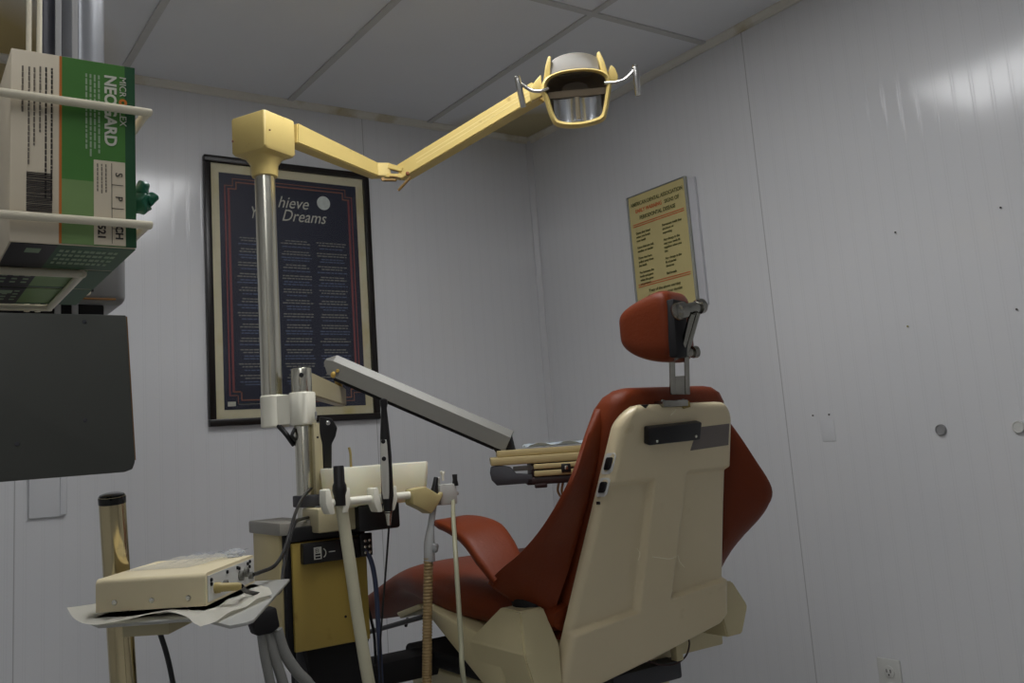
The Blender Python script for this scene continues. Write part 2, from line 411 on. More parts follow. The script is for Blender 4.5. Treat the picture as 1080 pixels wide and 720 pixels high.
for ci, (a, b_) in enumerate(cols):
    z = 1.885; k = 0
    while z > qz0 + .075:
        for (mi, nl) in ((0, 2), (1, 1 + (k % 2))):
            for l in range(nl):
                w = (b_ - a) * random.uniform(.7, 1); x = (a + b_) / 2 - w / 2; xe = x + w
                while x < xe - .004:
                    ww = random.uniform(.006, .02); prect(bm, x, z, min(x + ww, xe), z + .0042, mi); x += ww + .0035
                z -= .0098
            z -= .0028
        z -= .006; k += 1
part('verse_lines', bm, tg, pr, mats=[tg, tb], smooth=False)
moonm = mat('printed_moon', (190, 196, 190), .6, noise=.25, scale=60)
bm = NB(); lathe(bm, (1.402, yy + .0005, 2.045), (0, -1, 0), [(0, .027), (.0005, .027)], n=32); part('printed_moon', bm, moonm, pr, smooth=False)
bm = NB(); prect(bm, qx0 + .012, qz0 + .012, qx0 + .04, qz0 + .028); prect(bm, qx0 + .05, qz0 + .017, qx0 + .17, qz0 + .0205); part('publisher_mark', bm, tw, pr, smooth=False)
glassm = mat('poster_glazing', (255, 255, 255), .06, trans=1, noise=0, ior=1.4, alpha=.25)
bm = NB(); box(bm, (px0 + .02, YB - .018, pz0 + .02), (px1 - .02, YB - .016, pz1 - .02)); part('glazing', bm, glassm, t, smooth=False)

# ------------------------------------------------------------------ sign on the right wall
sa = at(662, 210, x=XR - .02); sb = at(722.5, 188.5, x=XR - .02)
sy0, sy1 = sb.y, sa.y; sz1 = sa.z; sz0 = sz1 - .46       # y0 = right end in the photo
t = thing('sign_holder', 'clear acrylic holder with yellow gum disease notice on the right wall', 'sign', (XR, (sy0 + sy1) / 2, sz0))
yel = mat('yellow_notice_paper', (200, 186, 130), .7, noise=.05); acr = mat('acrylic_edge', (210, 214, 212), .1, trans=.6, noise=.02)
signback = mat('notice_backing', (200, 200, 204), .3)
bm = NB(); box(bm, (XR - .014, sy0 - .036, sz0 - .01), (XR - .001, sy1 - .02, sz1 - .008), .002); part('backing_board', bm, signback, t)
bm = NB(); box(bm, (XR - .021, sy0, sz0), (XR - .016, sy1, sz1), 0); part('notice', bm, yel, t, smooth=False)
bm = NB()
box(bm, (XR - .026, sy1 - .004, sz0), (XR - .014, sy1 + .003, sz1 + .003), .001); box(bm, (XR - .026, sy0 - .004, sz0), (XR - .014, sy0 + .004, sz1 + .003), .001)
box(bm, (XR - .026, sy0, sz1), (XR - .014, sy1, sz1 + .004), .001)
part('acrylic_frame', bm, acr, t)
org = mat('notice_orange_ink', (206, 92, 48), .6); grn = mat('notice_dark_ink', (92, 92, 50), .6)
bm = NB(); xi = XR - .0225; W = sy1 - sy0
def stext(s, size, yfrac, z, mi, align='CENTER', wide=1.0): text_bm(bm, s, size, (xi, sy1 - W * yfrac, z), -Y, Z, align=align, mi=mi, wide=wide, bold=.0003)
stext('AMERICAN DENTAL ASSOCIATION', .021, .5, sz1 - .040, 0, wide=.83)
stext('EARLY WARNING', .021, .36, sz1 - .068, 1, wide=.85); stext('SIGNS OF', .021, .76, sz1 - .068, 0, wide=.85)
stext('PERIODONTAL DISEASE', .021, .5, sz1 - .096, 0, wide=.85)
for z in (sz1 - .112, sz1 - .120, sz1 - .345, sz1 - .353): box(bm, (xi - .0003, sy0 + .018, z), (xi + .0005, sy1 - .018, z + .0028), 0, 1)
def block(col, z, lines):
    for l in lines: stext(l, .0125, col, z, 0, 'LEFT', .92); z -= .0145
    return z - .012
z = sz1 - .150
for blk in (['Gums that bleed', 'when you brush', 'your teeth'], ['Gums that are red,', 'swollen or tender'], ['Gums that have', 'pulled away from', 'the teeth'], ['Pus between the', 'teeth and gums', 'when the gums', 'are pressed']): z = block(.10, z, blk)
z = sz1 - .150
for blk in (['Permanent teeth that', 'are loose or', 'separating'], ['Any change in the', 'way your teeth fit', 'together when you', 'bite'], ['Any change in the', 'fit of partial', 'dentures'], ['Bad breath']): z = block(.56, z, blk)
stext('If any of the above warning', .015, .5, sz1 - .378, 0); stext('signs appear see your dentist', .015, .5, sz1 - .396, 0)
part('lettering', bm, grn, t, mats=[grn, org], smooth=False)

# ------------------------------------------------------------------ small fittings on the walls
def wall_knob(u, v, r, name, label, m, group=None):
    p = at(u, v, x=XR); bm = NB()
    lathe(bm, (XR - .0005, p.y, p.z), (-1, 0, 0), [(0, r), (.006, r), (.008, r * .9), (.008, r * .78), (.0062, r * .72), (.0062, .001)]); return solo(name, bm, m, label, 'wall knob', loc=(XR, p.y, p.z))
wall_knob(993, 453, .015, 'door_bumper', 'round grey metal bumper with dark rim on the right wall', mat('grey_bumper', (150, 150, 150), .4, metal=.2))
wall_knob(1075, 450, .016, 'door_bumper', 'pale round bumper at the right edge of the photo on the wall', plate_m)
po = at(936, 694, x=XR)
t = thing('wall_outlet', 'white duplex outlet low on the right wall', 'outlet', (XR, po.y - .005, po.z - .115))
bm = NB(); box(bm, (XR - .006, po.y - .04, po.z - .115), (XR, po.y + .032, po.z), .003); part('cover_plate', bm, plate_m, t)
slot = mat('outlet_slot', (50, 48, 45), .6)
for dz in (-.035, -.08):
    bm = NB(); lathe(bm, (XR - .005, po.y - .004, po.z + dz), (-1, 0, 0), [(0, .017), (.003, .017), (.0035, .016)]); s_ = part('socket', bm, plate_m, t)
    bm = NB()
    for dy in (-.006, .006): box(bm, (XR - .0092, po.y - .004 + dy - .0012, po.z + dz - .002), (XR - .0084, po.y - .004 + dy + .0012, po.z + dz + .007))
    lathe(bm, (XR - .0084, po.y - .004, po.z + dz - .008), (-1, 0, 0), [(0, .0025), (.0008, .0025)], n=12)
    part('slot', bm, slot, s_, smooth=False)
# filled-over plate outline and holes
pa = at(872, 455, x=XR)
bm = NB(); box(bm, (XR - .0016, pa.y - .03, pa.z - .03), (XR, pa.y + .018, pa.z + .034), .0008); solo('blank_cover_plate', bm, wallish, 'blank white cover plate on the right wall beside the chair back', 'wall plate', loc=(XR, pa.y, pa.z - .03))
nails = [(858, 438, 'dark nail left above the blank plate on the right wall'), (875, 437, 'dark nail at the top of the blank plate on the right wall'), (945, 245, 'small dark nail high on the right wall left of its twin'), (1056, 219, 'small dark nail high on the right wall near the photo edge'), (958, 344, 'small yellow nail mid height on the right wall'), (1073, 326, 'small dark nail mid height at the right edge of the photo')]
nm = mat('nail_head', (60, 56, 50), .4, metal=.5); nmy = mat('yellow_nail_head', (150, 140, 60), .5)
for (u, v, lab) in nails:
    p = at(u, v, x=XR); bm = NB(); lathe(bm, (XR, p.y, p.z), (-1, 0, 0), [(0, .0014), (.004, .0014), (.004, .0025), (.005, .0024), (.0055, .0012)], n=12)
    solo('nail', bm, nmy if 'yellow' in lab else nm, lab, 'nail', 'nails in the right wall', loc=(XR, p.y, p.z))
pa = at(30, 485, y=YB); pb = at(67, 544, y=YB)
bm = NB(); box(bm, (pa.x, YB - .012, pb.z), (pb.x, YB, pa.z + .12), .004); box(bm, (pb.x - .012, YB - .016, pb.z + .004), (pb.x + .008, YB, pa.z + .11), .003)
solo('access_panel', bm, wallish, 'white access panel on the back wall under the dark grey sheet', 'wall plate')

# ------------------------------------------------------------------ dental chair
XC = 1.365
def yb(z): return 1.34 + (1.14 - z) * .31          # the back plane of the shell
t = thing('dental_chair', 'orange brown vinyl dental chair with cream back shell', 'dental chair', (XC, 1.75, 0))
def shell():
    bm = NB(); ZT, ZB = 1.14, .60
    rc, rb = .045, .018
    nz, nx = 200, 150
    hs = []
    for i in range(nz + 1):
        q = i / nz; hs.append(ZT - (ZT - ZB) * (q ** 2 * .2 + q * .8))
    rows = []
    for z in hs:
        d = ZT - z; q = d / (ZT - ZB)
        wl = .153 + q * .095; wr = .150 + q * .078
        if d < rc: k = rc - math.sqrt(max(0, rc * rc - (rc - d) ** 2)); wl -= k; wr -= k
        # right lower corner is cut off
        cut = sstep(z, .60, .65); wr *= (.90 + .10 * min(1, max(0, (z - .60) / .035)))
        row = []
        for j in range(nx + 1):
            a = -1 + 2 * j / nx; s = math.sin(a * PI / 2) * .35 + a * .65
            x = s * (wl if s < 0 else wr)
            e = min((wl if s < 0 else wr) - abs(x), d, z - ZB + .01)
            off = 0
            if e < rb: off = rb - math.sqrt(max(0, rb * rb - (rb - e) ** 2))
            # recesses left and right of the spine
            rec = 0
            if s < 0:
                top = .991; bot = .722 - (-.060 - x) * .06; inner = -.057
                rec = sstep(top - z, -.003, .006) * sstep(z - bot, -.003, .007) * sstep(inner - x, -.003, .005) 
            else:
                top = 1.000; bot = .732 + (x - .035) * .06; inner = .034
                rec = sstep(top - z, -.003, .006) * sstep(z - bot, -.003, .007) * sstep(x - inner, -.003, .005)
            z2 = z + (.018 + .045 * s) * q ** 5; y = yb(z2) + off + rec * .015
            row.append(bm.verts.new((XC + x, y, z2)))
        rows.append(row)
    for a, b_ in zip(rows, rows[1:]):
        for j in range(nx): bm.faces.new((a[j], a[j + 1], b_[j + 1], b_[j]))
    rim = [r[0] for r in rows[::-1]] + rows[0][1:-1] + [r[-1] for r in rows] + rows[-1][1:-1][::-1]
    fr = [bm.verts.new((v.co.x, v.co.y + .034 - (v.co.y - yb(v.co.z)), v.co.z)) for v in rim]
    n_ = len(rim)
    for i in range(n_): bm.faces.new((rim[i], rim[(i + 1) % n_], fr[(i + 1) % n_], fr[i]))
    bm.faces.new(fr)
    return bm
sh = part('back_shell', shell(), shellm, t, angle=60)
# switches on the shell's near side
def xls(z): return XC - (.153 + (1.14 - z) / .54 * .095)
def side_slab(z0, z1, a, b_, out, m, par, name, bev):
    bm = NB(); n_ = 10; pl = []
    for k in range(n_ * 2):
        an = 2 * PI * k / (n_ * 2); zz = (z0 + z1) / 2 + (z1 - z0) / 2 * max(-1, min(1, 1.25 * math.sin(an))); yo = (a + b_) / 2 + (b_ - a) / 2 * max(-1, min(1, 1.25 * math.cos(an)))
        q = min(1, max(0, (.018 - yo) / .018)); inset = .018 - math.sqrt(max(0, .018 ** 2 - (q * .018) ** 2))
        pl.append(Vector((xls(zz) + inset + .001, yb(zz) + yo, zz)))
    prism(bm, pl, Vector((-out - .001, -out * .5, 0)), bev); return part(name, bm, m, par)
for z, hh in ((1.030, .016), (.985, .014)):
    s_ = side_slab(z - hh - .004, z + hh + .004, .005, .031, .0008, plate_m, sh, 'switch_plate', 0)
    side_slab(z - hh * .75, z + hh * .75, .009, .026, .003, black, s_, 'rocker_switch', .0006)
bm = NB(); box(bm, (xls(.955) - .0015, yb(.955) + .016, .952), (xls(.955) + .004, yb(.955) + .023, .958), .001); part('indicator', bm, black, sh)
# black handle block + dark tape
M4 = Matrix.Translation((0, 0, 0))
def onback(u0, v0, u1, v1, w, h, th, bm, bev=.004):
    pass
def backpt(u, v):
    # intersection of the pixel ray with the shell's back plane
    r = at(u, v, d=1) - Vector((0, 0, H)); n_ = Vector((0, 1, .31)); p0 = Vector((0, 1.34, 1.14)); k = (p0 - Vector((0, 0, H))).dot(n_) / r.dot(n_)
    return Vector((0, 0, H)) + r * k
nb = Vector((0, -1, -.31)).normalized()
def slab(pts, th, bev, name, m, par, sink=.002):
    bm = NB(); P = [backpt(*p) - nb * sink for p in pts]; prism(bm, P, nb * (th + sink), bev); return part(name, bm, m, par)
hb = slab([(679, 449), (735, 443), (733, 462), (679, 468)], .016, .004, 'handle_block', black, sh)
bm = NB()
for u, v in ((687, 463), (728, 458)): p = backpt(u, v) + nb * .0155; lathe(bm, p, nb, [(0, .0035), (.0015, .003), (.002, .001)], n=12)
parts('screw', bm, steel, hb)
slab([(735.5, 450.5), (769, 446.5), (768, 469), (728, 475)], .0008, 0, 'grey_tape_patch', mat('grey_tape', (112, 104, 98), .5, noise=.12, scale=20), sh)
slab([(676, 427), (684, 426.5), (681, 430.5)], .0008, 0, 'chipped_mark', blackm, sh)
scr = mat('pale_scratch', (236, 228, 200), .4)
bm = NB()
def scratch(pts, w=.0011):
    tube(bm, [backpt(u, v) - nb * .0002 for u, v in pts], w, n=6)
scratch([(688, 587), (697, 588), (706, 589), (713, 587)]); parts('scratch', bm, scr, sh)
bm = NB(); scratch([(672, 578), (675, 584), (673, 591)], .0006); parts('scratch', bm, scr, sh); bm = NB(); scratch([(715, 585), (717, 592), (722, 598)], .0007); parts('scratch', bm, scr, sh)
bm = NB(); scratch([(707, 438), (711, 434), (713, 431)], .0011); parts('scratch', bm, scr, sh)
slab([(718, 425), (727, 423), (728, 429), (721, 431)], .0006, 0, 'glue_residue', mat('glue_residue', (150, 130, 60), .4), sh)
# back cushion
def rounded_slab_rows(zs, wf, y0f, y1f, r, xoff=0):
    pass
def cushion_back():
    bm = NB(); loops = []
    zs = [1.176, 1.172, 1.160, 1.14, 1.10, 1.0, .9, .8, .74, .70, .69]
    for z in zs:
        dT = 1.176 - z; r = .05
        w = .166 + (1.14 - z) / .54 * .070
        if dT < r: w -= r - math.sqrt(max(0, r * r - (r - dT) ** 2))
        th = .082; yin = yb(z) + .026 
        sh_ = .0
        if dT < .03: sh_ = .03 - math.sqrt(max(0, .03 ** 2 - (.03 - dT) ** 2))
        y0 = yin + sh_; y1 = yin + th - sh_
        rr = min(.032, (y1 - y0) / 2 - .0005); lp = []
        for (cx_, cy_, a0) in ((w - rr, y1 - rr, 0), (-w + rr, y1 - rr, 90), (-w + rr, y0 + rr, 180), (w - rr, y0 + rr, 270)):
            for k in range(7):
                a = math.radians(a0 + 15 * k); lp.append(Vector((XC + cx_ + rr * math.cos(a), cy_ + rr * math.sin(a), z)))
        loops.append(lp)
    loft(bm, loops); return bm
cb = part('back_cushion', cushion_back(), vinyl, t, angle=50)
pm = mat('vinyl_piping', (120, 50, 30), .4)
# wings that flare out and sweep forward into the arm pads
def wing(sgn):
    bm = NB()
    # inner edge (along the cushion) and outer edge, parametrised 0..1 from shoulder to arm
    inner = [(.125, 1.415, 1.150), (.145, 1.420, 1.10), (.168, 1.435, 1.02), (.190, 1.46, .93), (.210, 1.49, .84), (.222, 1.53, .76), (.215, 1.56, .72)]
    outer = [(.168, 1.425, 1.138), (.210, 1.412, 1.085), (.262, 1.400, 1.01), (.318, 1.410, .935), (.334, 1.470, .880), (.332, 1.555, .838), (.320, 1.625, .805)]
    n = len(inner); loops = []
    K = 8
    I = spline([Vector(p) for p in inner], 6); O = spline([Vector(p) for p in outer], 6)
    for i, o in zip(I, O):
        lp = []
        nrm = Vector((.55, -.75, -.25)).normalized() * .016
        for k in range(K + 1):
            f = k / K; p = i.lerp(o, f); thick = math.sin(PI * min(1, max(0, (1 - f) * 4 / 2 if f > .5 else 1))) if f > .5 else 1
            thick = 1 if f < .6 else math.sqrt(max(0, 1 - ((f - .6) / .4) ** 2)) * .95 + .05
            lp.append(p + nrm * thick)
        for k in range(K, -1, -1):
            f = k / K; p = i.lerp(o, f); thick = 1 if f < .6 else math.sqrt(max(0, 1 - ((f - .6) / .4) ** 2)) * .95 + .05
            lp.append(p - nrm * thick)
        loops.append([Vector((XC + sgn * q.x, q.y, q.z)) for q in lp])
    loft(bm, loops); return bm
for s in (-1, 1): part('side_wing', wing(s), vinyl, t, angle=50)
def arm_pad(sgn):
    bm = NB()
    ctr = [(.292, 1.585, .822), (.295, 1.625, .862), (.292, 1.675, .896), (.288, 1.74, .912), (.285, 1.80, .918), (.284, 1.838, .918)]
    wd = [.042, .050, .052, .049, .045, .034]; th = [.011, .013, .013, .012, .011, .007]
    Cn = spline([Vector(c) for c in ctr], 5); m_ = len(Cn); loops = []
    for i, c in enumerate(Cn):
        f = i / (m_ - 1) * (len(wd) - 1); k = min(int(f), len(wd) - 2); g_ = f - k
        w = wd[k] * (1 - g_) + wd[k + 1] * g_; h = th[k] * (1 - g_) + th[k + 1] * g_
        d = Cn[min(i + 1, m_ - 1)] - Cn[max(i - 1, 0)]; d.normalize()
        tilt = .35 * (1 - i / (m_ - 1))
        sd = Vector((1, 0, -tilt)).normalized(); up = d.cross(-sd).normalized()
        if up.z < 0: up = -up
        lp = []
        for a in range(20):
            ang = 2 * PI * a / 20; cx_ = math.copysign(abs(math.cos(ang)) ** .4, math.cos(ang)); sy_ = math.copysign(abs(math.sin(ang)) ** .5, math.sin(ang))
            lp.append(c + sd * w * cx_ + up * h * sy_)
        loops.append([Vector((XC + sgn * q.x, q.y, q.z)) for q in lp])
    loft(bm, loops); return bm
for s in (-1, 1): part('arm_pad', arm_pad(s), vinyl, t, angle=60)
# seat cushion, arched at the knee, sloping down to the foot
def seat():
    bm = NB()
    path = [(1.50, .765, .245), (1.60, .790, .27), (1.72, .796, .292), (1.85, .800, .295), (1.98, .806, .285), (2.10, .802, .262), (2.22, .780, .235), (2.36, .73, .225), (2.48, .685, .215), (2.53, .665, .19)]
    P = spline([Vector((0, a, b_)) for a, b_, c in path], 4); wds = spline([Vector((c, 0, 0)) for a, b_, c in path], 4); loops = []
    m_ = len(P)
    for i, p in enumerate(P):
        w = wds[i].x; endf = min(1, (i + 1) / 4, (m_ - i) / 4); h = (.052 - .016 * sstep(p.y, 1.9, 2.3)) * (.55 + .45 * endf)
        d = (P[min(i + 1, m_ - 1)] - P[max(i - 1, 0)]).normalized(); up = Vector((0, -d.z, d.y))
        lp = []
        for a in range(36):
            ang = 2 * PI * a / 36; cx_ = math.copysign(abs(math.cos(ang)) ** .45, math.cos(ang)); sy_ = math.copysign(abs(math.sin(ang)) ** .7, math.sin(ang))
            lp.append(Vector((XC + w * cx_, 0, 0)) + Vector((0, p.y, p.z)) + up * (h * sy_ - h))
        loops.append(lp)
    loft(bm, loops); return bm
part('seat_cushion', seat(), vinyl, t, angle=60)
# cream seat pan: wedge under the cushion
bm = NB(); prism(bm, [(XC - .315, 1.925, .726), (XC - .315, 1.87, .70), (XC - .315, 1.68, .60), (XC - .315, 1.60, .58), (XC - .315, 1.60, .68), (XC - .315, 1.69, .700), (XC - .315, 1.915, .733)], (.63, 0, 0), .006)
part('seat_pan', bm, bracketm, t)
for s in (-1, 1):      # chamfered arm covers either side
    bm = NB(); xo = lambda d: XC + s * (d - (.012 if s < 0 else .032))
    lp = lambda x0, x1, y0, y1, z: [Vector((xo(x0), y0, z)), Vector((xo(x1), y0, z)), Vector((xo(x1), y1, z)), Vector((xo(x0), y1, z))]
    loft(bm, [lp(.255, .305, 1.50, 1.66, .560 if s < 0 else .625), lp(.250, .336, 1.505, 1.705, .676), lp(.250, .336, 1.505, 1.705, .684), lp(.265, .322, 1.53, 1.60, .757 if s < 0 else .735)])
    es = bm.edges[:]; bmesh.ops.bevel(bm, geom=es, offset=.003, segments=2, affect='EDGES')
    part('arm_cover', bm, bracketm, t)
    bm = NB(); tube(bm, [(xo(.262), 1.57, .735), (xo(.264), 1.58, .770), (xo(.270), 1.585, .815)], .036, n=20); part('arm_post_shade_fill', bm, blackm, t)  # post thickened in matte black to fill the shaded void under the wing
# black leg-rest linkage under the knee
bm = NB(); a = at(383, 668, x=1.09); b_ = at(447, 650, x=1.09)
tube(bm, [a, b_], .006, smooth=0); tube(bm, [a + X * .4, b_ + X * .4], .006, smooth=0)
tube(bm, [at(430, 652, x=1.1), at(428, 660, x=1.1)], .004, smooth=0)
parts('leg_rest_linkage', bm, black, t)
bm = NB(); prism(bm, [at(418, 646, x=1.10), at(441, 637, x=1.10), at(444, 642, x=1.10), at(422, 652, x=1.10)], (.36, 0, 0), .002); part('leg_rest_bracket', bm, bracketm, t)
# lift and base
bm = NB(); box(bm, (1.115, 1.62, .570), (1.54, 2.14, .608), .012, seg=4); box(bm, (1.16, 1.64, .36), (1.50, 2.10, .560), .02); box(bm, (1.2, 1.6, .12), (1.46, 1.95, .40), .02)
part('lift_housing', bm, blackm, t)
bm = NB(); box(bm, (1.125, 1.63, .505), (1.53, 2.13, .572), .012, seg=3); part('lift_skirt', bm, bracketm, t)
bm = NB(); box(bm, (1.30, 1.56, .545), (1.50, 1.75, .585), .006); part('rear_plate', bm, charcoal, t)
bm = NB(); box(bm, (1.02, 1.5, 0), (1.65, 2.5, .07), .02, seg=3); box(bm, (1.12, 1.6, .06), (1.54, 2.2, .13), .02, seg=3); part('floor_base', bm, bracketm, t)
# connector and loop of wire under the shell
pcn = at(714, 690, y=1.56)
bm = NB(); box(bm, pcn - Vector((.010, .01, .012)), pcn + Vector((.010, .01, .05)), .002); cn = part('wire_connector', bm, bracketm, t)
bm = NB(); tube(bm, [at(682, 696, y=1.56), at(697, 701, y=1.56), at(712, 700, y=1.56), at(723, 692, y=1.56), at(727, 680, y=1.56), at(726, 672, y=1.56)], .0018, n=8); part('wire', bm, mat('dark_red_wire', (50, 20, 20), .5), cn)
# headrest
def headrest():
    bm = NB(); nu, nv = 48, 28; e1, e2 = .42, .40
    FL, BL, BR, FR = Vector((1.238, 1.392, 0)), Vector((1.252, 1.250, 0)), Vector((1.372, 1.292, 0)), Vector((1.368, 1.41, 0))
    pw = lambda c_, e_: math.copysign(abs(c_) ** e_, c_)
    rows = []
    for j in range(nv + 1):
        ph = -PI / 2 + PI * j / nv; row = []
        for i in range(nu):
            th_ = 2 * PI * i / nu
            a = pw(math.cos(ph), e2) * pw(math.cos(th_), e1); b_ = pw(math.cos(ph), e2) * pw(math.sin(th_), e1); c_ = pw(math.sin(ph), e2 * 1.1)
            u_, v_ = (a + 1) / 2, (b_ + 1) / 2            # u: left to right, v: back to front
            p = BL.lerp(BR, u_).lerp(FL.lerp(FR, u_), v_)
            zt_ = 1.362 - .034 * v_ ** 1.6; zb_ = 1.206 + .052 * v_ ** 2.2 + .012 * (1 - v_)
            z = zb_ + (zt_ - zb_) * (c_ + 1) / 2
            row.append(bm.verts.new((p.x, p.y, z)))
        rows.append(row)
    for r0, r1 in zip(rows, rows[1:]):
        for i in range(nu): 
            try: bm.faces.new((r0[i], r0[(i + 1) % nu], r1[(i + 1) % nu], r1[i]))
            except Exception: pass
    bmesh.ops.remove_doubles(bm, verts=bm.verts[:], dist=1e-5)
    return bm
hr = part('headrest', headrest(), vinyl, t, angle=80)
bd = (Vector((1.372, 1.292, 0)) - Vector((1.252, 1.250, 0))).normalized(); bn = Vector((bd.y, -bd.x, 0))
bc = Vector((1.312, 1.271, 0))
def BP(a, o, z): return bc + bd * a + bn * o + Z * z
bm = NB(); prism(bm, [BP(-.056, -.010, 1.222), BP(-.010, -.010, 1.222), BP(.012, -.010, 1.335), BP(-.048, -.010, 1.335)], bn * .018, .004); part('headrest_plate', bm, blackm, hr)
bm = NB()
h0, h1 = at(717, 328, d=1.752), at(738, 323, d=1.785); hd = (h1 - h0).normalized()
cyl(bm, h0, h1, .0115, bev=.002); lathe(bm, h0 - hd * .010, hd, [(0, .011), (.003, .017), (.020, .017), (.023, .012)], n=20)
lathe(bm, h1 - hd * .006, hd, [(0, .011), (.002, .015), (.012, .015), (.015, .009)], n=20)
part('headrest_hinge', bm, hmet, hr)
bm = NB(); p0 = at(733, 330, d=1.762); p1 = at(721, 372, d=1.785)
for dx in (-.0075, .0075): tube(bm, [p0 + hd * dx, p1 + hd * dx], .006, smooth=0, n=10)
prism(bm, [p0 - hd * .008 + bn * -.002, p0 + hd * .008 + bn * -.002, p1 + hd * .008 + bn * -.002, p1 - hd * .008 + bn * -.002], bn * .004)
j0, j1 = at(709, 374, d=1.790), at(733, 371, d=1.815); jd = (j1 - j0).normalized()
cyl(bm, j0, j1, .0085, bev=.002); lathe(bm, j0 - jd * .004, jd, [(0, .006), (.002, .012), (.012, .012), (.014, .006)], n=16); lathe(bm, j1 - jd * .008, jd, [(0, .006), (.002, .012), (.012, .012), (.014, .006)], n=16)
part('headrest_link', bm, hmet, t)
bm = NB()
for u0, u1 in ((706, 712), (722, 727)):
    prism(bm, [at(u0, 376, d=1.800), at(u1, 376, d=1.800), at(u1 + 1, 416, d=1.845), at(u0 + 1, 416, d=1.845)], RF * .008, .0012)
prism(bm, [at(709, 397, d=1.825), at(725, 396, d=1.825), at(726, 416, d=1.849), at(709, 416, d=1.849)], RF * .004, .001)
part('headrest_bar', bm, hmet, t)
bm = NB(); box(bm, (XC - .060, 1.338, 1.132), (XC + .01, 1.372, 1.146), .003); lathe(bm, (XC - .053, 1.348, 1.144), (0, 0, 1), [(0, .005), (.003, .004), (.004, .002)], n=12); lathe(bm, (XC + .004, 1.348, 1.144), (0, 0, 1), [(0, .005), (.003, .004), (.004, .002)], n=12)
part('bar_slot_plate', bm, hmet, t)

# ------------------------------------------------------------------ dental unit: post, clamp, cabinet
PL = at(283, 300, d=2.2); pxl, pyl = PL.x, PL.y                # light pole axis
PP = at(318, 400, d=2.13); pxp, pyp = PP.x, PP.y               # unit post axis
zc0 = at(300, 450, d=2.15).z; zc1 = at(300, 416, d=2.15).z
t = thing('dental_unit', 'cream equipment cabinet on a steel post beside the chair', 'dental unit', (pxp, pyp, 0))
bm = NB(); cyl(bm, (pxp, pyp, .60), (pxp, pyp, zc0 + .01), .0205, bev=.002); part('post', bm, steel, t)
zt = at(318, 388, d=2.13).z
bm = NB(); cyl(bm, (pxp, pyp, zc1 - .01), (pxp, pyp, zt), .0235, bev=.003); pc = part('post_cap', bm, steel, t)
vdir = (Vector((0, 0, 0)) - Vector((pxp, pyp, 0))).normalized()
bm = NB(); hp = Vector((pxp, pyp, zt - .018)) + vdir * .0225; cyl(bm, hp, hp + vdir * .0025, .0055, n=16); part('socket_hole', bm, blackm, pc)
# two-lobed clamp
bm = NB(); d2 = Vector((pxp - pxl, pyp - pyl, 0)); Lc = d2.length; d2.normalize(); n2 = Vector((-d2.y, d2.x, 0))
def lobe(cx_, cy_, r, h0, h1):
    lp = []
    for k in range(24):
        a = 2 * PI * k / 24; c_, s_ = math.cos(a), math.sin(a)
        q = 1 / max(abs(c_), abs(s_)) ; q = min(q, 1.10)
        lp.append((c_ * q, s_ * q))
    loft(bm, [[Vector((cx_, cy_, h)) + d2 * a_ * r * k_ + n2 * b2 * r * k_ for a_, b2 in lp] for h, k_ in ((h0, .94), (h0 + .003, 1), (h1 - .003, 1), (h1, .94))])
lobe(pxl + d2.x * .007, pyl + d2.y * .007, .0300, zc0, zc1); lobe(pxp, pyp, .0275, zc0, zc1)
c0 = Vector((pxl, pyl, 0)); c1 = Vector((pxp, pyp, 0))
prism(bm, [c0 + n2 * .023 + Z * (zc0 + .004), c1 + n2 * .023 + Z * (zc0 + .004), c1 - n2 * .023 + Z * (zc0 + .004), c0 - n2 * .023 + Z * (zc0 + .004)], (0, 0, zc1 - zc0 - .008))
part('clamp', bm, white_en, t, angle=30)
bm = NB(); tube(bm, [at(294, 449, d=2.12), at(302, 458, d=2.1), at(310, 469, d=2.11)], .006); tube(bm, [at(311, 452, d=2.1), at(308, 459, d=2.09), at(312, 464, d=2.1)], .004)
part('clamp_lever', bm, black, t)
# cabinet
fy = 1.95
fx0, fx1 = .757, .934; fz0, fz1 = .672, .90
bm = NB(); box(bm, (fx0, fy, fz0), (fx1, fy + .012, fz1 + .0), .003); box(bm, (fx0 + .004, fy + .012, fz0 + .01), (fx1 - .004, fy + .19, fz1), .004)
cab = part('cabinet', bm, cream_dirty, t)
bm = NB(); lathe(bm, at(364.5, 650, y=fy), (0, -1, 0), [(0, .003), (.001, .0028), (.0015, .001)], n=12); part('screw', bm, blackm, cab)
bm = NB(); box(bm, (fx0 - .012, fy + .012, fz0 - .03), (fx0 + .006, fy + .03, fz1 + .02), .002); part('corner_shade_strip', bm, blackm, cab)  # black strip stands in for the shadow at the cabinet's corner edge
side = mat('pale_side_cover', (206, 190, 140), .45, noise=.06, scale=8)
bm = NB(); box(bm, (fx0 - .018, fy + .03, fz0 + .02), (fx0 + .002, fy + .20, fz1 + .022), .004); part('side_cover', bm, side, cab)
bm = NB(); box(bm, (fx0 - .026, fy + .004, fz1 + .018), (fx0 + .06, fy + .205, fz1 + .046), .004); part('top_cap', bm, mat('grey_top_cap', (150, 146, 136), .4, metal=.3), cab)
bm = NB(); box(bm, (fx0 - .004, fy - .004, fz1 + .002), (fx1 - .002, fy + .18, fz1 + .034), .005); part('black_deck', bm, black, cab)
bm = NB(); box(bm, (fx0 + .018, fy - .018, fz1 - .046), (fx1 + .0, fy + .004, fz1 - .002), .003); box(bm, (fx1 - .026, fy - .024, fz1 - .044), (fx1 + .004, fy - .016, fz1 + .006), .002)
cp = part('control_panel', bm, black, cab)
ink = mat('panel_print', (196, 196, 186), .5)
bm = NB(); lx, ly, lz = fx0 + .042, fy - .0185, fz1 - .038
box(bm, (lx, ly, lz), (lx + .018, ly + .001, lz + .026), 0, 0)
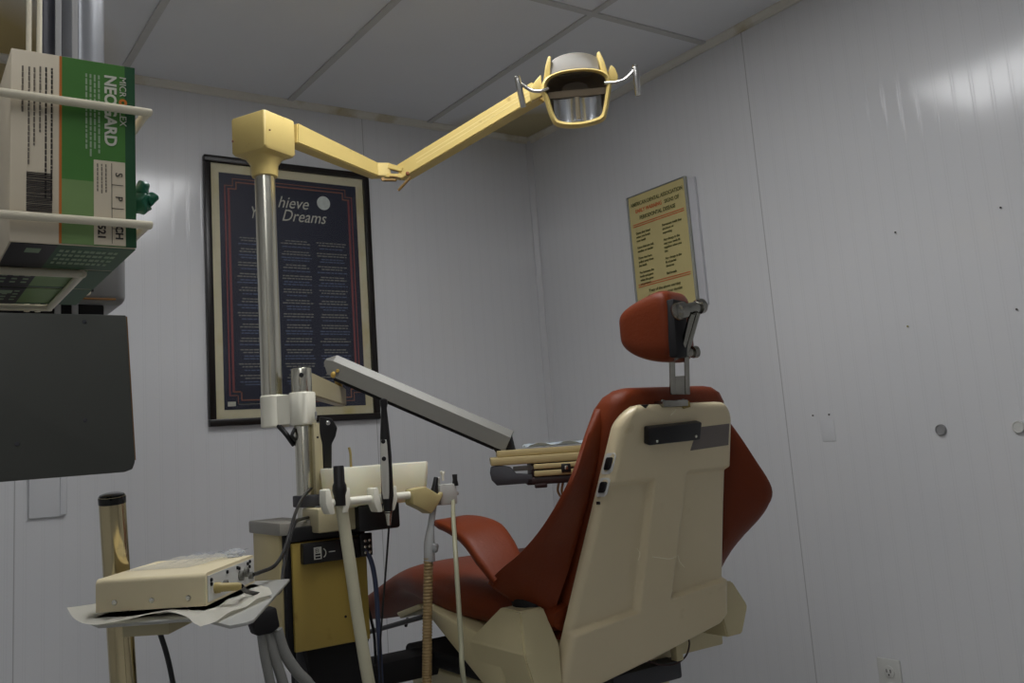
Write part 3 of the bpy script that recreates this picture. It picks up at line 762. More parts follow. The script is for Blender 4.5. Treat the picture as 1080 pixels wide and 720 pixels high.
for i, (a, b_) in enumerate(((.002, .006), (.0085, .012))): box(bm, (lx + .003, ly - .0006, lz + a), (lx + .015, ly, lz + b_), 0, 1)
text_bm(bm, 'EI', .012, (lx + .003, ly - .0002, lz + .0145), X, Z, mi=1, depth=.0002)
for k in range(10):
    a = math.radians(-80 + 16 * k); a2 = math.radians(-80 + 16 * (k + 1)); c_ = Vector((lx + .021, ly, lz + .012))
    prism(bm, [c_ + Vector((math.cos(a) * .006, 0, math.sin(a) * .008)), c_ + Vector((math.cos(a2) * .006, 0, math.sin(a2) * .008)), c_ + Vector((math.cos(a2) * .008, 0, math.sin(a2) * .010)), c_ + Vector((math.cos(a) * .008, 0, math.sin(a) * .010))], (0, .0008, 0))
box(bm, (lx + .035, ly, lz + .012), (lx + .05, ly + .001, lz + .014))
part('printed_badge', bm, ink, cp, mats=[ink, blackm], smooth=False)
bm = NB()
for i, z in enumerate((.0, -.013, -.026)):
    for j in range(2): lathe(bm, (fx1 - .017 + j * .011, fy - .024, fz1 - .010 + z), (0, -1, 0), [(0, .0035), (.006, .003), (.0065, .002)], n=12)
parts('fitting', bm, steel, cp)
# lower black column
bm = NB(); loft(bm, [[Vector((cx_ + a * w, fy + .09 + b_ * w, z)) for a, b_ in ((-1, -1), (1, -1), (1, 1), (-1, 1))] for z, w, cx_ in ((.0, .055, .86), (.30, .055, .86), (.60, .06, .862), (.685, .078, .862))])
part('column', bm, blackm, t)
bm = NB(); cyl(bm, (.80, fy + .06, .0), (.80, fy + .06, .69), .022); part('drain_pipe', bm, charcoal, t)
bm = NB(); box(bm, (.88, fy + .04, .553), (1.17, fy + .13, .607), .008); part('support_arm', bm, blackm, t)
bm = NB(); box(bm, (.72, 1.86, 0), (1.0, 2.22, .04), .012); part('floor_plate', bm, blackm, t)
# cuff and block on the post, black switch body beside it
z0 = at(330, 523, d=2.1).z; z1_ = at(330, 450, d=2.1).z
a = at(331, 480, d=2.1)
bm = NB(); box(bm, (a.x - .004, a.y - .015, z0 + .004), (a.x + .016, a.y + .02, z1_ + .008), .002); sb_ = part('switch_body', bm, beige_arm, t)
bm = NB()
for u, v in ((335, 461), (329, 516)): p = at(u, v, d=2.085); lathe(bm, p, vdir, [(0, .0025), (.001, .002)], n=10)
parts('screw', bm, blackm, sb_)
bm = NB(); b0 = at(345, 480, d=2.1); zz0 = at(345, 524, d=2.1).z; zz1 = at(345, 438, d=2.1).z
prism(bm, [at(337, 439, d=2.1), at(350, 441, d=2.1), at(356, 451, d=2.1), at(354, 460, d=2.1), at(350, 468, d=2.1), at(350, 523, d=2.1), at(331, 524, d=2.1), at(334, 510, d=2.1), at(337, 502, d=2.1)], Vector((.012, .03, 0)), .003)
part('switch_cover', bm, black, sb_)
bm = NB(); p = at(333, 437, d=2.1); cyl(bm, p - Z * .012, p + Z * .006, .003); lathe(bm, at(346, 446, d=2.09), vdir, [(0, .006), (.004, .005), (.005, .002)], n=14)
parts('toggle', bm, chrome, sb_)
bm = NB(); box(bm, (pxp - .025, pyp - .035, z0 - .022), (pxp + .045, pyp + .02, z0 + .004), .003); part('cuff', bm, charcoal, t)

# first horizontal arm behind the post
t = thing('delivery_arm', 'long grey channel arm sloping from the post to the instrument tray', 'support arm', (pxp, pyp, 0))
def beam(bm, a, b, h0, h1, w0, w1, bev=.003):
    a = Vector(a); b = Vector(b); d = (b - a).normalized(); s_ = d.cross(Z).normalized(); up = s_.cross(d)
    lps = []
    for p, h, w in ((a, h0, w0), (b, h1, w1)):
        lps.append([p + s_ * w + up * h, p - s_ * w + up * h, p - s_ * w - up * h, p + s_ * w - up * h])
    n0 = set(bm.verts); r = loft(bm, lps)
    if bev:
        es = list({e for ring in r for v in ring for e in v.link_edges}); bmesh.ops.recalc_face_normals(bm, faces=bm.faces[:])
        bmesh.ops.bevel(bm, geom=es, offset=bev, segments=2, affect='EDGES')
a = at(322, 403, d=2.13); b_ = at(360, 419, d=2.45)
bm = NB(); beam(bm, Vector((pxp, pyp, a.z)), b_, .028, .0235, .014, .014); part('short_arm', bm, beige_arm, t)
e0 = at(352, 386, d=2.42); e1 = at(537, 466, d=2.36)
bm = NB()
dr = (e1 - e0).normalized(); sd = dr.cross(Z).normalized(); up = sd.cross(dr)
if up.z < 0: up = -up; 
w = .026
prof = [(-w, -.026), (-w, .012), (-w * .55, .030), (w * .55, .030), (w, .012), (w, -.026)]
loft(bm, [[p + sd * a_ + up * h for a_, h in prof] for p in (e0, e1)])
# pointed near end
loft(bm, [[e0 + sd * a_ + up * h for a_, h in prof], [e0 - dr * .022 + sd * a_ * .9 + up * (h * .25 + .004) for a_, h in prof]])
part('channel_arm', bm, grey_arm, t, smooth=False)
bm = NB(); beam(bm, e0 + up * -.030 + dr * .02, e1 - up * .030 - dr * .03, .004, .004, .022, .022, 0); part('underside_shade', bm, blackm, t, smooth=False)  # black bar stands in for the arm's shaded underside
bm = NB(); p = at(356, 398, d=2.43); cyl(bm, p + Z * .01, at(358, 412, d=2.44), .010); lathe(bm, at(352, 395, d=2.395), vdir, [(0, .009), (.005, .008), (.007, .003)], n=14); lathe(bm, at(356, 391, d=2.39), vdir, [(0, .005), (.004, .004)], n=12)
part('pivot', bm, mat('brass_pivot', (180, 150, 80), .4, metal=.6), t)
bm = NB(); prism(bm, [at(514, 466, d=2.34), at(526, 470, d=2.34), at(532, 480, d=2.34), at(524, 478, d=2.34)], Vector((.02, .03, 0)), .001); cyl(bm, e1 - Z * .035, e1 + Z * .01 - dr * .01, .018); part('end_joint', bm, black, t)

# instrument tray
tc0 = at(517, 484, d=2.27)
tx, ty = tc0.x, tc0.y
t = thing('instrument_tray', 'cream instrument delivery head with two drawers behind the chair back', 'instrument tray', (tx + .2, ty - .05, .97))
A = math.radians(-33)
def TR(dx, dy, z): return Vector((tx + dx * math.cos(A) - dy * math.sin(A), ty + dx * math.sin(A) + dy * math.cos(A), z))
Mt = Matrix.Translation((tx, ty, 0)) @ Matrix.Rotation(A, 4, 'Z')
def zat(v, u=560, d=2.27): return at(u, v, d=d).z
bm = NB(); box(bm, (.018, -.01, zat(480)), (.40, .24, zat(473)), .0025, M=Mt); part('top_lid', bm, tray_c, t)
bm = NB(); box(bm, (.0, -.02, zat(488.5)), (.41, .25, zat(480.2)), .003, M=Mt); part('tray_board', bm, tray_c, t)
for v0, v1 in ((494.5, 490), (502, 497)):
    bm = NB(); box(bm, (.105, -.022, zat(v0 + .5)), (.36, .2, zat(v1 - .5)), .003, M=Mt); dr_ = part('drawer', bm, tray_c, t)
bm = NB(); box(bm, (.10, -.012, zat(505)), (.37, .22, zat(489)), .002, M=Mt); box(bm, (.085, -.018, zat(511)), (.38, .22, zat(503)), .004, M=Mt); box(bm, (.105, -.02, zat(514.5)), (.135, .01, zat(510)), .002, M=Mt)
part('drawer_housing', bm, mat('dark_maroon_case', (44, 26, 24), .5), t)
bm = NB(); box(bm, (.172, -.028, zat(500)), (.195, -.018, zat(491)), .002, M=Mt); la = part('drawer_latch', bm, black, t)
bm = NB(); box(bm, (.180, -.030, zat(497.5)), (.188, -.027, zat(493)), .001, M=Mt); part('latch_button', bm, steel, la)
bm = NB(); P_ = [(.0, 489.5), (.025, 488.5), (.05, 491), (.062, 498), (.10, 500), (.10, 509), (.012, 509), (.0, 503), (-.003, 496)]
prism(bm, [TR(a, -.018, zat(v)) for a, v in P_], TR(0, .04, 0) - TR(0, -.018, 0), .002); part('side_bracket', bm, charcoal, t)
bm = NB(); box(bm, (.055, -.012, zat(495.5)), (.105, .01, zat(490.5)), .002, M=Mt); part('slide_rail', bm, grey_arm, t)
bm = NB(); tube(bm, [TR(.165, 0, zat(511)), TR(.162, .01, zat(520)), TR(.175, .02, zat(530))], .003, n=8); tube(bm, [TR(.175, 0, zat(511)), TR(.172, .01, zat(522)), TR(.19, .02, zat(535)), TR(.20, .1, zat(540))], .003, n=8); parts('tubing', bm, hose_tan, t)
bm = NB(); g_ = 14
for layer in range(1):
    vv = [[bm.verts.new(TR(.09 + .22 * i / g_, -.005 + .18 * j / g_, zat(472.6) + .0105 * abs(math.sin(i * .7 + j * .5) * math.cos(j * .9)) + .002)) for i in range(g_ + 1)] for j in range(g_ + 1)]
    for j in range(g_):
        for i in range(g_): bm.faces.new((vv[j][i], vv[j][i + 1], vv[j + 1][i + 1], vv[j + 1][i]))
solo('plastic_wrap', bm, mat('milky_wrap', (190, 202, 210), .25, alpha=.85, noise=.05), 'crumpled clear plastic wrap lying on the instrument delivery head', 'plastic wrap')

# ------------------------------------------------------------------ dental light
hb_ = at(286, 126, d=2.17)
t = thing('dental_light', 'cream jointed dental light on a tall steel pole over the chair', 'dental light', (pxl, pyl, zc0))
zn0 = at(281, 181, d=2.2).z
bm = NB(); cyl(bm, (pxl, pyl, zc0 + .003), (pxl, pyl, zn0 + .02), .0245, n=32); part('pole', bm, steel, t)
th = math.radians(27); ax = Vector((math.cos(th), math.sin(th), 0)); ay = Vector((-math.sin(th), math.cos(th), 0))
zb0 = at(286, 148, d=2.15).z; zb1 = at(286, 107, d=2.15).z
hc = Vector((pxl, pyl, 0)) 
def rsq(c, z, hw, r=.006):
    lp = []
    for (sx, sy, a0) in ((1, 1, 0), (-1, 1, 90), (-1, -1, 180), (1, -1, 270)):
        for k in range(5):
            a = math.radians(a0 + 22.5 * k); lp.append(c + Z * z + ax * (sx * (hw - r) + r * math.cos(a)) + ay * (sy * (hw - r) + r * math.sin(a)))
    return lp
bm = NB(); loft(bm, [rsq(hc, z, w, r_) for z, w, r_ in ((zn0, .030, .028), (zn0 + .004, .031, .029), (zn0 + .028, .032, .029), (zb0 - .010, .040, .025), (zb0 - .004, .052, .010), (zb0 + .002, .0545, .006), (zb1 - .005, .0545, .006), (zb1 - .001, .053, .006), (zb1, .049, .006))])
hh = part('pivot_head', bm, cream, t, angle=35)
bm = NB()
for u, v in ((284.5, 137), (245.5, 149)):
    p = at(u, v, d=2.13); lathe(bm, p, vdir, [(0, .0025), (.001, .002)], n=10)
parts('screw', bm, mat('rust_screw', (110, 60, 25), .7), hh)
elb = at(397, 181, d=2.55); lam = at(568, 97, d=2.30)
s0 = at(308, 142, d=2.29)
bm = NB(); beam(bm, s0 - Vector((0, 0, 0)), elb, .027, .020, .020, .016, .003); part('lower_arm', bm, cream, t)
bm = NB(); beam(bm, at(393, 180, d=2.545), at(412, 180, d=2.55), .019, .019, .016, .014, .002)
k0 = at(412, 176, d=2.55); k1 = at(427, 180, d=2.53)
beam(bm, k0, k1, .007, .006, .016, .016, .001); beam(bm, at(408, 186, d=2.55), at(428, 187, d=2.53), .005, .006, .016, .016, .001)
kn = part('knuckle', bm, cream, t)
bm = NB(); tube(bm, [at(405, 190, d=2.52), at(418, 190, d=2.51)], .004, smooth=0, n=10); tube(bm, [at(411, 186, d=2.53), at(424, 187, d=2.52)], .003, smooth=0); tube(bm, [at(420, 201, d=2.5), at(433, 187, d=2.5)], .004, smooth=0, n=8); lathe(bm, at(404, 189, d=2.51), vdir, [(0, .006), (.004, .005)], n=12)
part('knuckle_linkage', bm, mat('worn_linkage', (140, 112, 70), .4, metal=.6), kn)
bm = NB(); beam(bm, at(424, 183, d=2.54), lam, .023, .0235, .017, .020, .0025)
ua = part('upper_arm', bm, cream, t)
bm = NB()
dA = (lam - at(424, 183, d=2.54)).normalized(); sA = dA.cross(Z).normalized(); uA = sA.cross(dA)
if sA.dot(vdir) < 0: sA = -sA
A0 = at(450, 170, d=2.50)
for hgt_ in (.006, -.004): beam(bm, at(424, 183, d=2.54) + dA * .05 + sA * .0165 + uA * hgt_, lam - dA * .02 + sA * .0195 + uA * hgt_, .0012, .0012, .0008, .0008, 0)
parts('arm_groove_strip', bm, mat('cream_strip', (222, 202, 140), .4), ua)
bm = NB()
for u, v in ((441, 168), (430, 183)): lathe(bm, at(u, v, d=2.505), vdir, [(0, .006), (.003, .005), (.004, .002)], n=12)
parts('screw', bm, MATS['rust_screw'], ua)
# lamp head: curved shell, glass, reflector, handles
LC = at(608, 94, d=2.22)
Rx = (RX - Z * RX.dot(Z)).normalized(); Rf = Vector((-Rx.y, Rx.x, 0))        # right and away in plan
tilt = math.radians(-12)
Lr = Matrix.Rotation(math.radians(-4), 3, Z) @ Rx; Lf = Matrix.Rotation(math.radians(-4), 3, Z) @ Rf
Lu = (Z * math.cos(tilt) + Lf * math.sin(tilt)).normalized(); Lb = (Lf * math.cos(tilt) - Z * math.sin(tilt)).normalized()   # Lb = away from the camera
px = 2.22 / F
def LP(a, h, b_): return LC + Lr * (a * px) + Lu * (h * px) + Lb * (b_ * px)
# outline (front rim) in image-like units: a right, h up
def rimpts(k=1.0, n=40):
    key = [(-37, 0), (-35, 9), (-29, 15), (-16, 19), (0, 20), (16, 19), (29, 15), (35, 9), (36, 0), (34, -10), (30, -26), (24, -36), (0, -40), (-22, -37), (-29, -28), (-34, -8)]
    P = spline([Vector((a, h, 0)) for a, h in key + key[:1]], 4)[:-1]
    return [(p.x * k, p.y * k) for p in P]
lamp = mat('lamp_housing_cream', (214, 190, 118), .35, noise=.06, scale=14)
bm = NB()
rings = [(rimpts(.87), -3), (rimpts(.94), -8), (rimpts(1.0), -6), (rimpts(1.02), 0), (rimpts(1.0), 8), (rimpts(.92), 25), (rimpts(.70), 38), (rimpts(.3), 43)]
loft(bm, [[LP(a, h, b_) for a, h in r] for r, b_ in rings], cap=False)
bm.faces.new([bm.verts.new(LP(a * .3, h * .3, 43)) for a, h in rimpts(1)])
lh = part('lamp_head', bm, lamp, t, angle=45)
# dark cavity and reflector
bm = NB(); loft(bm, [[LP(a * .90, h * .90, -2) for a, h in rimpts()], [LP(a * .80, h * .84, 14) for a, h in rimpts()], [LP(a * .4, h * .6, 26) for a, h in rimpts()]], cap=False); bm.faces.new([bm.verts.new(LP(a * .4, h * .6, 26)) for a, h in rimpts()])
part('lamp_cavity', bm, mat('dark_lamp_interior', (120, 108, 92), .35, metal=.3), lh)
bm = NB(); nA = 24
rows = []
for i in range(13):
    h = -33 + 25 * i / 12; row = []
    for j in range(nA + 1):
        a = -25 + 50 * j / nA; aa = abs(a) - 12.5; b_ = 6 + 8 * (1 - (aa / 12.5) ** 2) - .006 * (h + 20) ** 2
        row.append(bm.verts.new(LP(a, h, b_ - 4)))
    rows.append(row)
for r0, r1 in zip(rows, rows[1:]):
    for j in range(nA): bm.faces.new((r0[j], r0[j + 1], r1[j + 1], r1[j]))
part('reflector', bm, mat('mirror_reflector', (215, 218, 222), .25, metal=1, noise=.1, bump=.6, bscale=50), lh)
bm = NB(); cyl(bm, LP(0, -31, 2), LP(0, -8, 2), 2.5 * px, n=12); part('bulb', bm, mat('bulb_holder', (150, 140, 120), .3, metal=.5), lh)
bm = NB(); box(bm, (-1, -1, -1), (1, 1, 1)); 
for v in bm.verts: v.co = LP(v.co.x * 30, -4 + v.co.y * 3.5, 2 + v.co.z * 1.5)
part('louvre', bm, mat('lamp_louvre', (80, 68, 50), .6), lh)
# top vented cowl and side lugs
bm = NB(); loops = []
for i in range(13):
    a = -25 + 50 * i / 12; k_ = math.sqrt(max(0, 1 - (a / 27) ** 2))
    loops.append([LP(a, 16, 0), LP(a, 22 + 8 * k_, 3), LP(a, 27 + 13 * k_, 9), LP(a, 26 + 14 * k_, 18), LP(a, 20 + 8 * k_, 32), LP(a, 14, 34)])
loft(bm, loops); part('top_cowl', bm, mat('dusty_clear_cowl', (104, 99, 88), .3, noise=.15), lh)
for s in (-1, 1):
    bm = NB(); prism(bm, [LP(s * 24, 36, -1), LP(s * 27, 37, -1), LP(s * 31, 26, -3), LP(s * 34, 12, -4), LP(s * 27, 15, -4)], Lb * 16 * px, .002); part('cowl_lug', bm, lamp, lh)
bm = NB(); prism(bm, [LP(35, 16, 4), LP(38, 23, 4), LP(42, 20, 4), LP(45, 11, 4), LP(44, 4, 4), LP(35, 4, 4)], Lb * 14 * px, .003); part('pivot_lug', bm, lamp, lh)
bm = NB(); prism(bm, [LP(-36, 20, 6), LP(-43, 14, 10), LP(-50, 5, 14), LP(-48, -6, 14), LP(-36, -2, 6)], Lb * 16 * px, .003); part('yoke', bm, lamp, lh)
for s in (-1, 1):
    bm = NB(); ca = .98 if s > 0 else 1.0
    if s > 0: arm = [LP(30, 3, -4), LP(40, 2, -8), LP(50, 4, -8), LP(58, 10, -8), LP(60, 12, -8)]; g0, g1 = LP(62, 16, -8), LP(63, -14, -8)
    else: arm = [LP(-30, 3, -4), LP(-38, 0, -8), LP(-48, 2, -8), LP(-57, 9, -8), LP(-60, 11, -8)]; g0, g1 = LP(-61, 15, -9), LP(-57, -15, -7)
    tube(bm, arm, 2.0 * px, n=12); part('handle_arm', bm, chrome, lh)
    bm = NB(); cyl(bm, g0, g1, 3.3 * px, bev=.0012, n=20); lathe(bm, g0 - (g1 - g0).normalized() * .003, -(g1 - g0), [(-.004, 3.2 * px), (.002, 3.2 * px), (.004, 2 * px)], n=20); part('handle_grip', bm, chrome, lh)

# ------------------------------------------------------------------ holder with bowl and handpieces (in front of the post)
YH = 1.86
t = thing('cuspidor_tray', 'white translucent plastic cuspidor tray beside the steel post', 'cuspidor', (at(400, 510, y=1.93).x, 1.93, at(400, 525, y=1.93).z))
pA = at(346, 497, y=YH + .02); pB = at(453, 489, y=YH + .02); zbt = at(400, 527, y=YH + .02).z
bm = NB(); z1_ = (pA.z + pB.z) / 2 + .006; z0_ = zbt - .012
def rloop(x0, x1, y0, y1, z, r):
    lp = []
    for (cx_, cy_, a0) in ((x1 - r, y1 - r, 0), (x0 + r, y1 - r, 90), (x0 + r, y0 + r, 180), (x1 - r, y0 + r, 270)):
        for k in range(7): a = math.radians(a0 + 15 * k); lp.append(Vector((cx_ + r * math.cos(a), cy_ + r * math.sin(a), z)))
    return lp
X0, X1, Y0, Y1 = pA.x + .018, pB.x + .008, YH + .02, YH + .13
loft(bm, [rloop(X0 + .02, X1 - .03, Y0 + .02, Y1 - .02, z0_, .02), rloop(X0 + .008, X1 - .012, Y0 + .008, Y1 - .008, z0_ + .006, .024), rloop(X0 + .003, X1 - .004, Y0 + .002, Y1 - .003, z0_ + .04, .028), rloop(X0, X1, Y0, Y1, z1_ - .004, .03), rloop(X0 + .002, X1 - .002, Y0 + .002, Y1 - .002, z1_, .028),
          rloop(X0 + .006, X1 - .006, Y0 + .006, Y1 - .006, z1_, .026), rloop(X0 + .01, X1 - .012, Y0 + .01, Y1 - .01, z0_ + .03, .024), rloop(X0 + .025, X1 - .03, Y0 + .025, Y1 - .025, z0_ + .01, .02)])
part('basin', bm, bowlm, t)
bm = NB(); p = at(370, 488, y=YH + .12); tube(bm, [p - Z * .05, p, p + Z * .022, p + Vector((-.003, 0, .036))], .003, n=10); part('water_spout', bm, mat('brass_spout', (200, 180, 120), .3, metal=.8), t)
bm = NB(); a = at(335, 533, y=YH + .05); b_ = at(392, 556, y=YH + .05); box(bm, (a.x, YH + .05, b_.z), (b_.x, YH + .15, z0_ + .004), .004); part('support_block', bm, beige_arm, t)
bm = NB(); a = at(378, 534, y=YH + .03); b_ = at(423, 556, y=YH + .03); box(bm, (a.x, YH + .03, b_.z), (b_.x, YH + .14, z0_ + .004), .006); part('drain_box', bm, black, t)

t = thing('handpiece_holder', 'cream rail with clips holding hoses and handpieces before the tray', 'handpiece holder', (at(390, 525, y=YH - .02).x, YH - .02, at(390, 530, y=YH - .02).z))
hA = at(341, 533, y=YH - .02); hB = at(444, 519, y=YH - .02)
hA.z = hB.z = (hA.z + hB.z) / 2
bm = NB(); cyl(bm, hA, hB, .0085, bev=.004, n=20); part('rail', bm, white_en, t)
def clip(u, v, w=9, h=14):
    for s in (-1, 1):
        bm = NB(); c_ = at(u, v, y=YH - .035)
        sx = s * w * .0024
        prism(bm, [c_ + Vector((sx * 1.3, 0, h * .0018)), c_ + Vector((sx * .8, 0, h * .0019)), c_ + Vector((sx * .55, 0, .002)), c_ + Vector((sx * .35, 0, -h * .0019)), c_ + Vector((sx * .95, 0, -h * .0019)), c_ + Vector((sx * 1.35, 0, -.004))], (0, .036, 0), .003)
        part('clip', bm, white_en, t)
clip(357, 528); clip(407, 526)
bm = NB(); prism(bm, [at(u, v, y=YH - .04) for u, v in ((436, 516), (449, 513), (456, 517), (463, 521), (467, 518), (468, 522), (462, 533), (455, 542), (449, 538), (436, 532))], (0, .04, 0), .003); part('end_clip', bm, mat('yellowed_clip', (180, 165, 116), .45), t)
bm = NB(); a = at(464, 511, y=YH - .03); b_ = at(483, 531, y=YH - .03); box(bm, (a.x, YH - .03, b_.z), (b_.x, YH + .0, a.z), .003)
box(bm, (a.x - .004, YH - .02, a.z - .004), (a.x + .008, YH - .01, a.z + .016), .002); cyl(bm, (b_.x - .002, YH - .02, (a.z + b_.z) / 2), (b_.x + .008, YH - .02, (a.z + b_.z) / 2), .004, n=12)
part('valve_block', bm, mat('light_grey_block', (186, 186, 180), .4), t)
bm = NB(); c_ = at(467, 501, y=YH - .03); tube(bm, [c_ - Z * .012, c_], .003, smooth=0); tube(bm, [c_, c_ + Vector((-.004, 0, .009))], .003, smooth=0); tube(bm, [c_, c_ + Vector((.004, 0, .008))], .003, smooth=0); part('white_fork', bm, white_en, t)

def hold_thing(name, label, cat, u, v, y=YH - .025): return thing(name, label, cat, at(u, v, y=y))
yh = YH - .025
# 1: wide cream hose with black head
t = hold_thing('suction_hose', 'wide cream hose with black rubber head hanging at the left clip', 'hose', 390, 720)
bm = NB(); tube(bm, [at(359, 527, y=yh), at(364, 560, y=yh), at(370, 600, y=yh - .01), at(378, 655, y=yh - .02), at(389, 720, y=yh - .03), at(400, 775, y=yh - .03), Vector((.93, 1.83, .30)), Vector((.93, 1.86, .12)), Vector((.92, 1.90, .055))], .0135, ry=.009, n=16, hint=X); part('hose', bm, hose_cream, t)
bm = NB(); c0 = at(357, 491, y=yh); c1 = at(359, 533, y=yh); dd = (c1 - c0); l_ = dd.length
lathe(bm, c0, dd, [(0, .0105), (.002, .0115), (l_ * .42, .012), (l_ * .5, .015), (l_ * .62, .016), (l_ * .75, .013), (l_, .013)], n=20); part('head', bm, black, t)
# 2: intraoral camera
t = hold_thing('intraoral_camera', 'slim black and silver camera handpiece standing in the middle clip', 'camera handpiece', 407, 545)
c0 = at(404.5, 420, y=yh - .01); c1 = at(409.5, 541, y=yh - .01); dd = (c1 - c0); l_ = dd.length; dn = dd.normalized()
bm = NB(); lathe(bm, c0, dd, [(0, .003), (.003, .0085), (.012, .009), (.022, .0065), (.05, .0085), (l_ * .35, .011), (l_ * .5, .0125), (l_ * .85, .0135), (l_ * .93, .010), (l_, .009)], n=24); body = part('body', bm, black, t)
fr_ = -vdir * 0 + (Vector((0, 0, H)) - c0).normalized(); fr_ = (fr_ - dn * fr_.dot(dn)).normalized(); rt = dn.cross(fr_).normalized()
if rt.dot(RX) < 0: rt = -rt
bm = NB(); poly = []
for k in range(24):
    a = 2 * PI * k / 24; poly.append(c0 + dn * (l_ * .62 + math.copysign(min(abs(math.cos(a)) * 1.6, 1), math.cos(a)) * l_ * .255) + rt * (-.0035 + .0085 * math.sin(a)) + fr_ * .0085)
prism(bm, poly, fr_ * .0056, .0006); fp = part('silver_face', bm, mat('pale_silver', (196, 194, 184), .3, metal=.3), body)
for f_ in (.38, .53):
    bm = NB(); lathe(bm, c0 + dn * l_ * f_ + fr_ * .013 - rt * .0045, fr_, [(0, .0052), (.0015, .0048), (.002, .003)], n=16); part('button', bm, blackm, fp)
bm = NB(); lathe(bm, c1 - dn * .004, dn, [(0, .010), (.004, .008), (.02, .006), (.03, .004)], n=16); part('strain_relief', bm, steel, t)
bm = NB(); tube(bm, [c1 + dn * .02, at(410, 560, y=yh), at(407, 600, y=yh), at(403, 650, y=yh), at(401, 690, y=yh), at(404, 740, y=yh), Vector((.94, 1.88, .3)), Vector((.93, 1.93, .06))], .0022, n=8); part('cable', bm, black, t)
# 3: high volume evacuator with corrugated hose
t = hold_thing('evacuator_hose', 'tan corrugated hose with clear valve and black tip in the yellowed clip', 'hose', 450, 720)
bm = NB(); c0 = at(460, 503, y=yh); c1 = at(457.5, 523, y=yh); lathe(bm, c0, c1 - c0, [(0, .0045), (.002, .0055), (.015, .0065), (.03, .009), (.044, .0095)], n=18); part('tip', bm, black, t)
bm = NB(); tube(bm, [at(459, 522, y=yh), at(455, 550, y=yh), at(453, 570, y=yh), at(453, 592, y=yh)], .0105, n=18, rf=lambda f: .7 + .5 * sstep(f, .3, .8)); part('valve', bm, clear, t)
bm = NB(); lathe(bm, at(459, 573, y=yh - .01), at(458, 582, y=yh - .01) - at(459, 573, y=yh - .01), [(0, .006), (.004, .009), (.016, .008), (.02, .004)], n=14); part('valve_knob', bm, clear, t)
bm = NB(); P_ = spline([at(452, 588, y=yh), at(451, 640, y=yh), at(450.5, 690, y=yh), at(450.5, 740, y=yh), Vector((1.0, 1.84, .33)), Vector((.985, 1.86, .12)), Vector((.96, 1.90, .055))], 60); loops = []
for i, p in enumerate(P_):
    r = .0112 if i % 4 < 2 else .0096; loops.append([p + X * math.cos(a) * r + Y * math.sin(a) * r for a in [2 * PI * k / 16 for k in range(16)]])
loft(bm, loops); part('hose', bm, hose_tan, t, angle=180)
# 4: thin saliva hose
t = hold_thing('air_syringe', 'thin cream hose with black tip in the small grey valve block', 'hose', 490, 720)
bm = NB(); c0 = at(479.5, 500, y=yh); lathe(bm, c0, -Z, [(0, .0055), (.001, .006), (.012, .0055), (.022, .0075), (.026, .0075)], n=16); part('tip', bm, black, t)
bm = NB(); tube(bm, [at(478, 528, y=yh), at(478, 543, y=1.75), at(479, 560, y=1.67), at(481, 592, y=1.60), at(486, 670, y=1.55), at(492, 735, y=1.52), Vector((.97, 1.52, .30)), Vector((.955, 1.60, .10)), Vector((.95, 1.82, .05))], .0048, n=12); part('hose', bm, mat('thin_grey_green_hose', (142, 140, 116), .5, noise=.05), t)
# blue and black tubing from the control panel
bm = NB(); yb_ = fy - .02
tube(bm, [at(384, 579, y=yb_), at(391, 590, y=yb_), at(396, 615, y=yb_), at(399, 660, y=yb_), at(402, 720, y=yb_), at(403, 750, y=yb_), Vector((.96, 1.93, .3)), Vector((.95, 1.95, .06))], .0055, n=12)
solo('blue_tubing', bm, blue, 'dark blue tubing looping down from the black control panel', 'tubing')
bm = NB(); tube(bm, [at(388, 640, y=fy + .04), at(394, 665, y=fy + .04), at(396, 690, y=fy + .05), at(398, 730, y=fy + .05), Vector((.96, 2.0, .3)), Vector((.95, 2.0, .05))], .0035, n=8); tube(bm, [at(371, 676, y=fy + .04), at(372, 690, y=fy + .03), at(377, 702, y=fy + .03), at(385, 712, y=fy + .03), at(388, 740, y=fy + .03), Vector((.95, 1.98, .3)), Vector((.94, 1.98, .05))], .003, n=8)
solo('black_tubing', bm, black, 'thin black tubing hanging below the yellowed cabinet', 'tubing')

# grey hoses with black clamp at the left of the cabinet
t = thing('hose_bundle', 'three grey hoses under a black rubber boot left of the cabinet', 'hoses', at(285, 650, y=1.9))
bm = NB(); P0 = [at(u, v, y=1.90) for u, v in ((263, 648), (292, 640), (296, 661), (287, 668), (271, 671))]
prism(bm, P0, (0, .04, 0), .005); part('rubber_boot', bm, blackm, t)
for pts, r in (([(276, 668), (279, 690), (285, 720), (290, 750)], .010), ([(283, 667), (289, 690), (299, 722), (304, 750)], .011), ([(292, 664), (300, 688), (313, 708), (326, 722), (335, 745)], .012)):
    bm = NB(); e_ = at(*pts[-1], y=1.92); tube(bm, [at(u, v, y=1.92) for u, v in pts] + [Vector((e_.x + .01, 1.93, .35)), Vector((e_.x + .02, 1.95, .10)), Vector((e_.x + .02, 1.97, .045))], r, n=14); part('hose', bm, hose_grey, t)

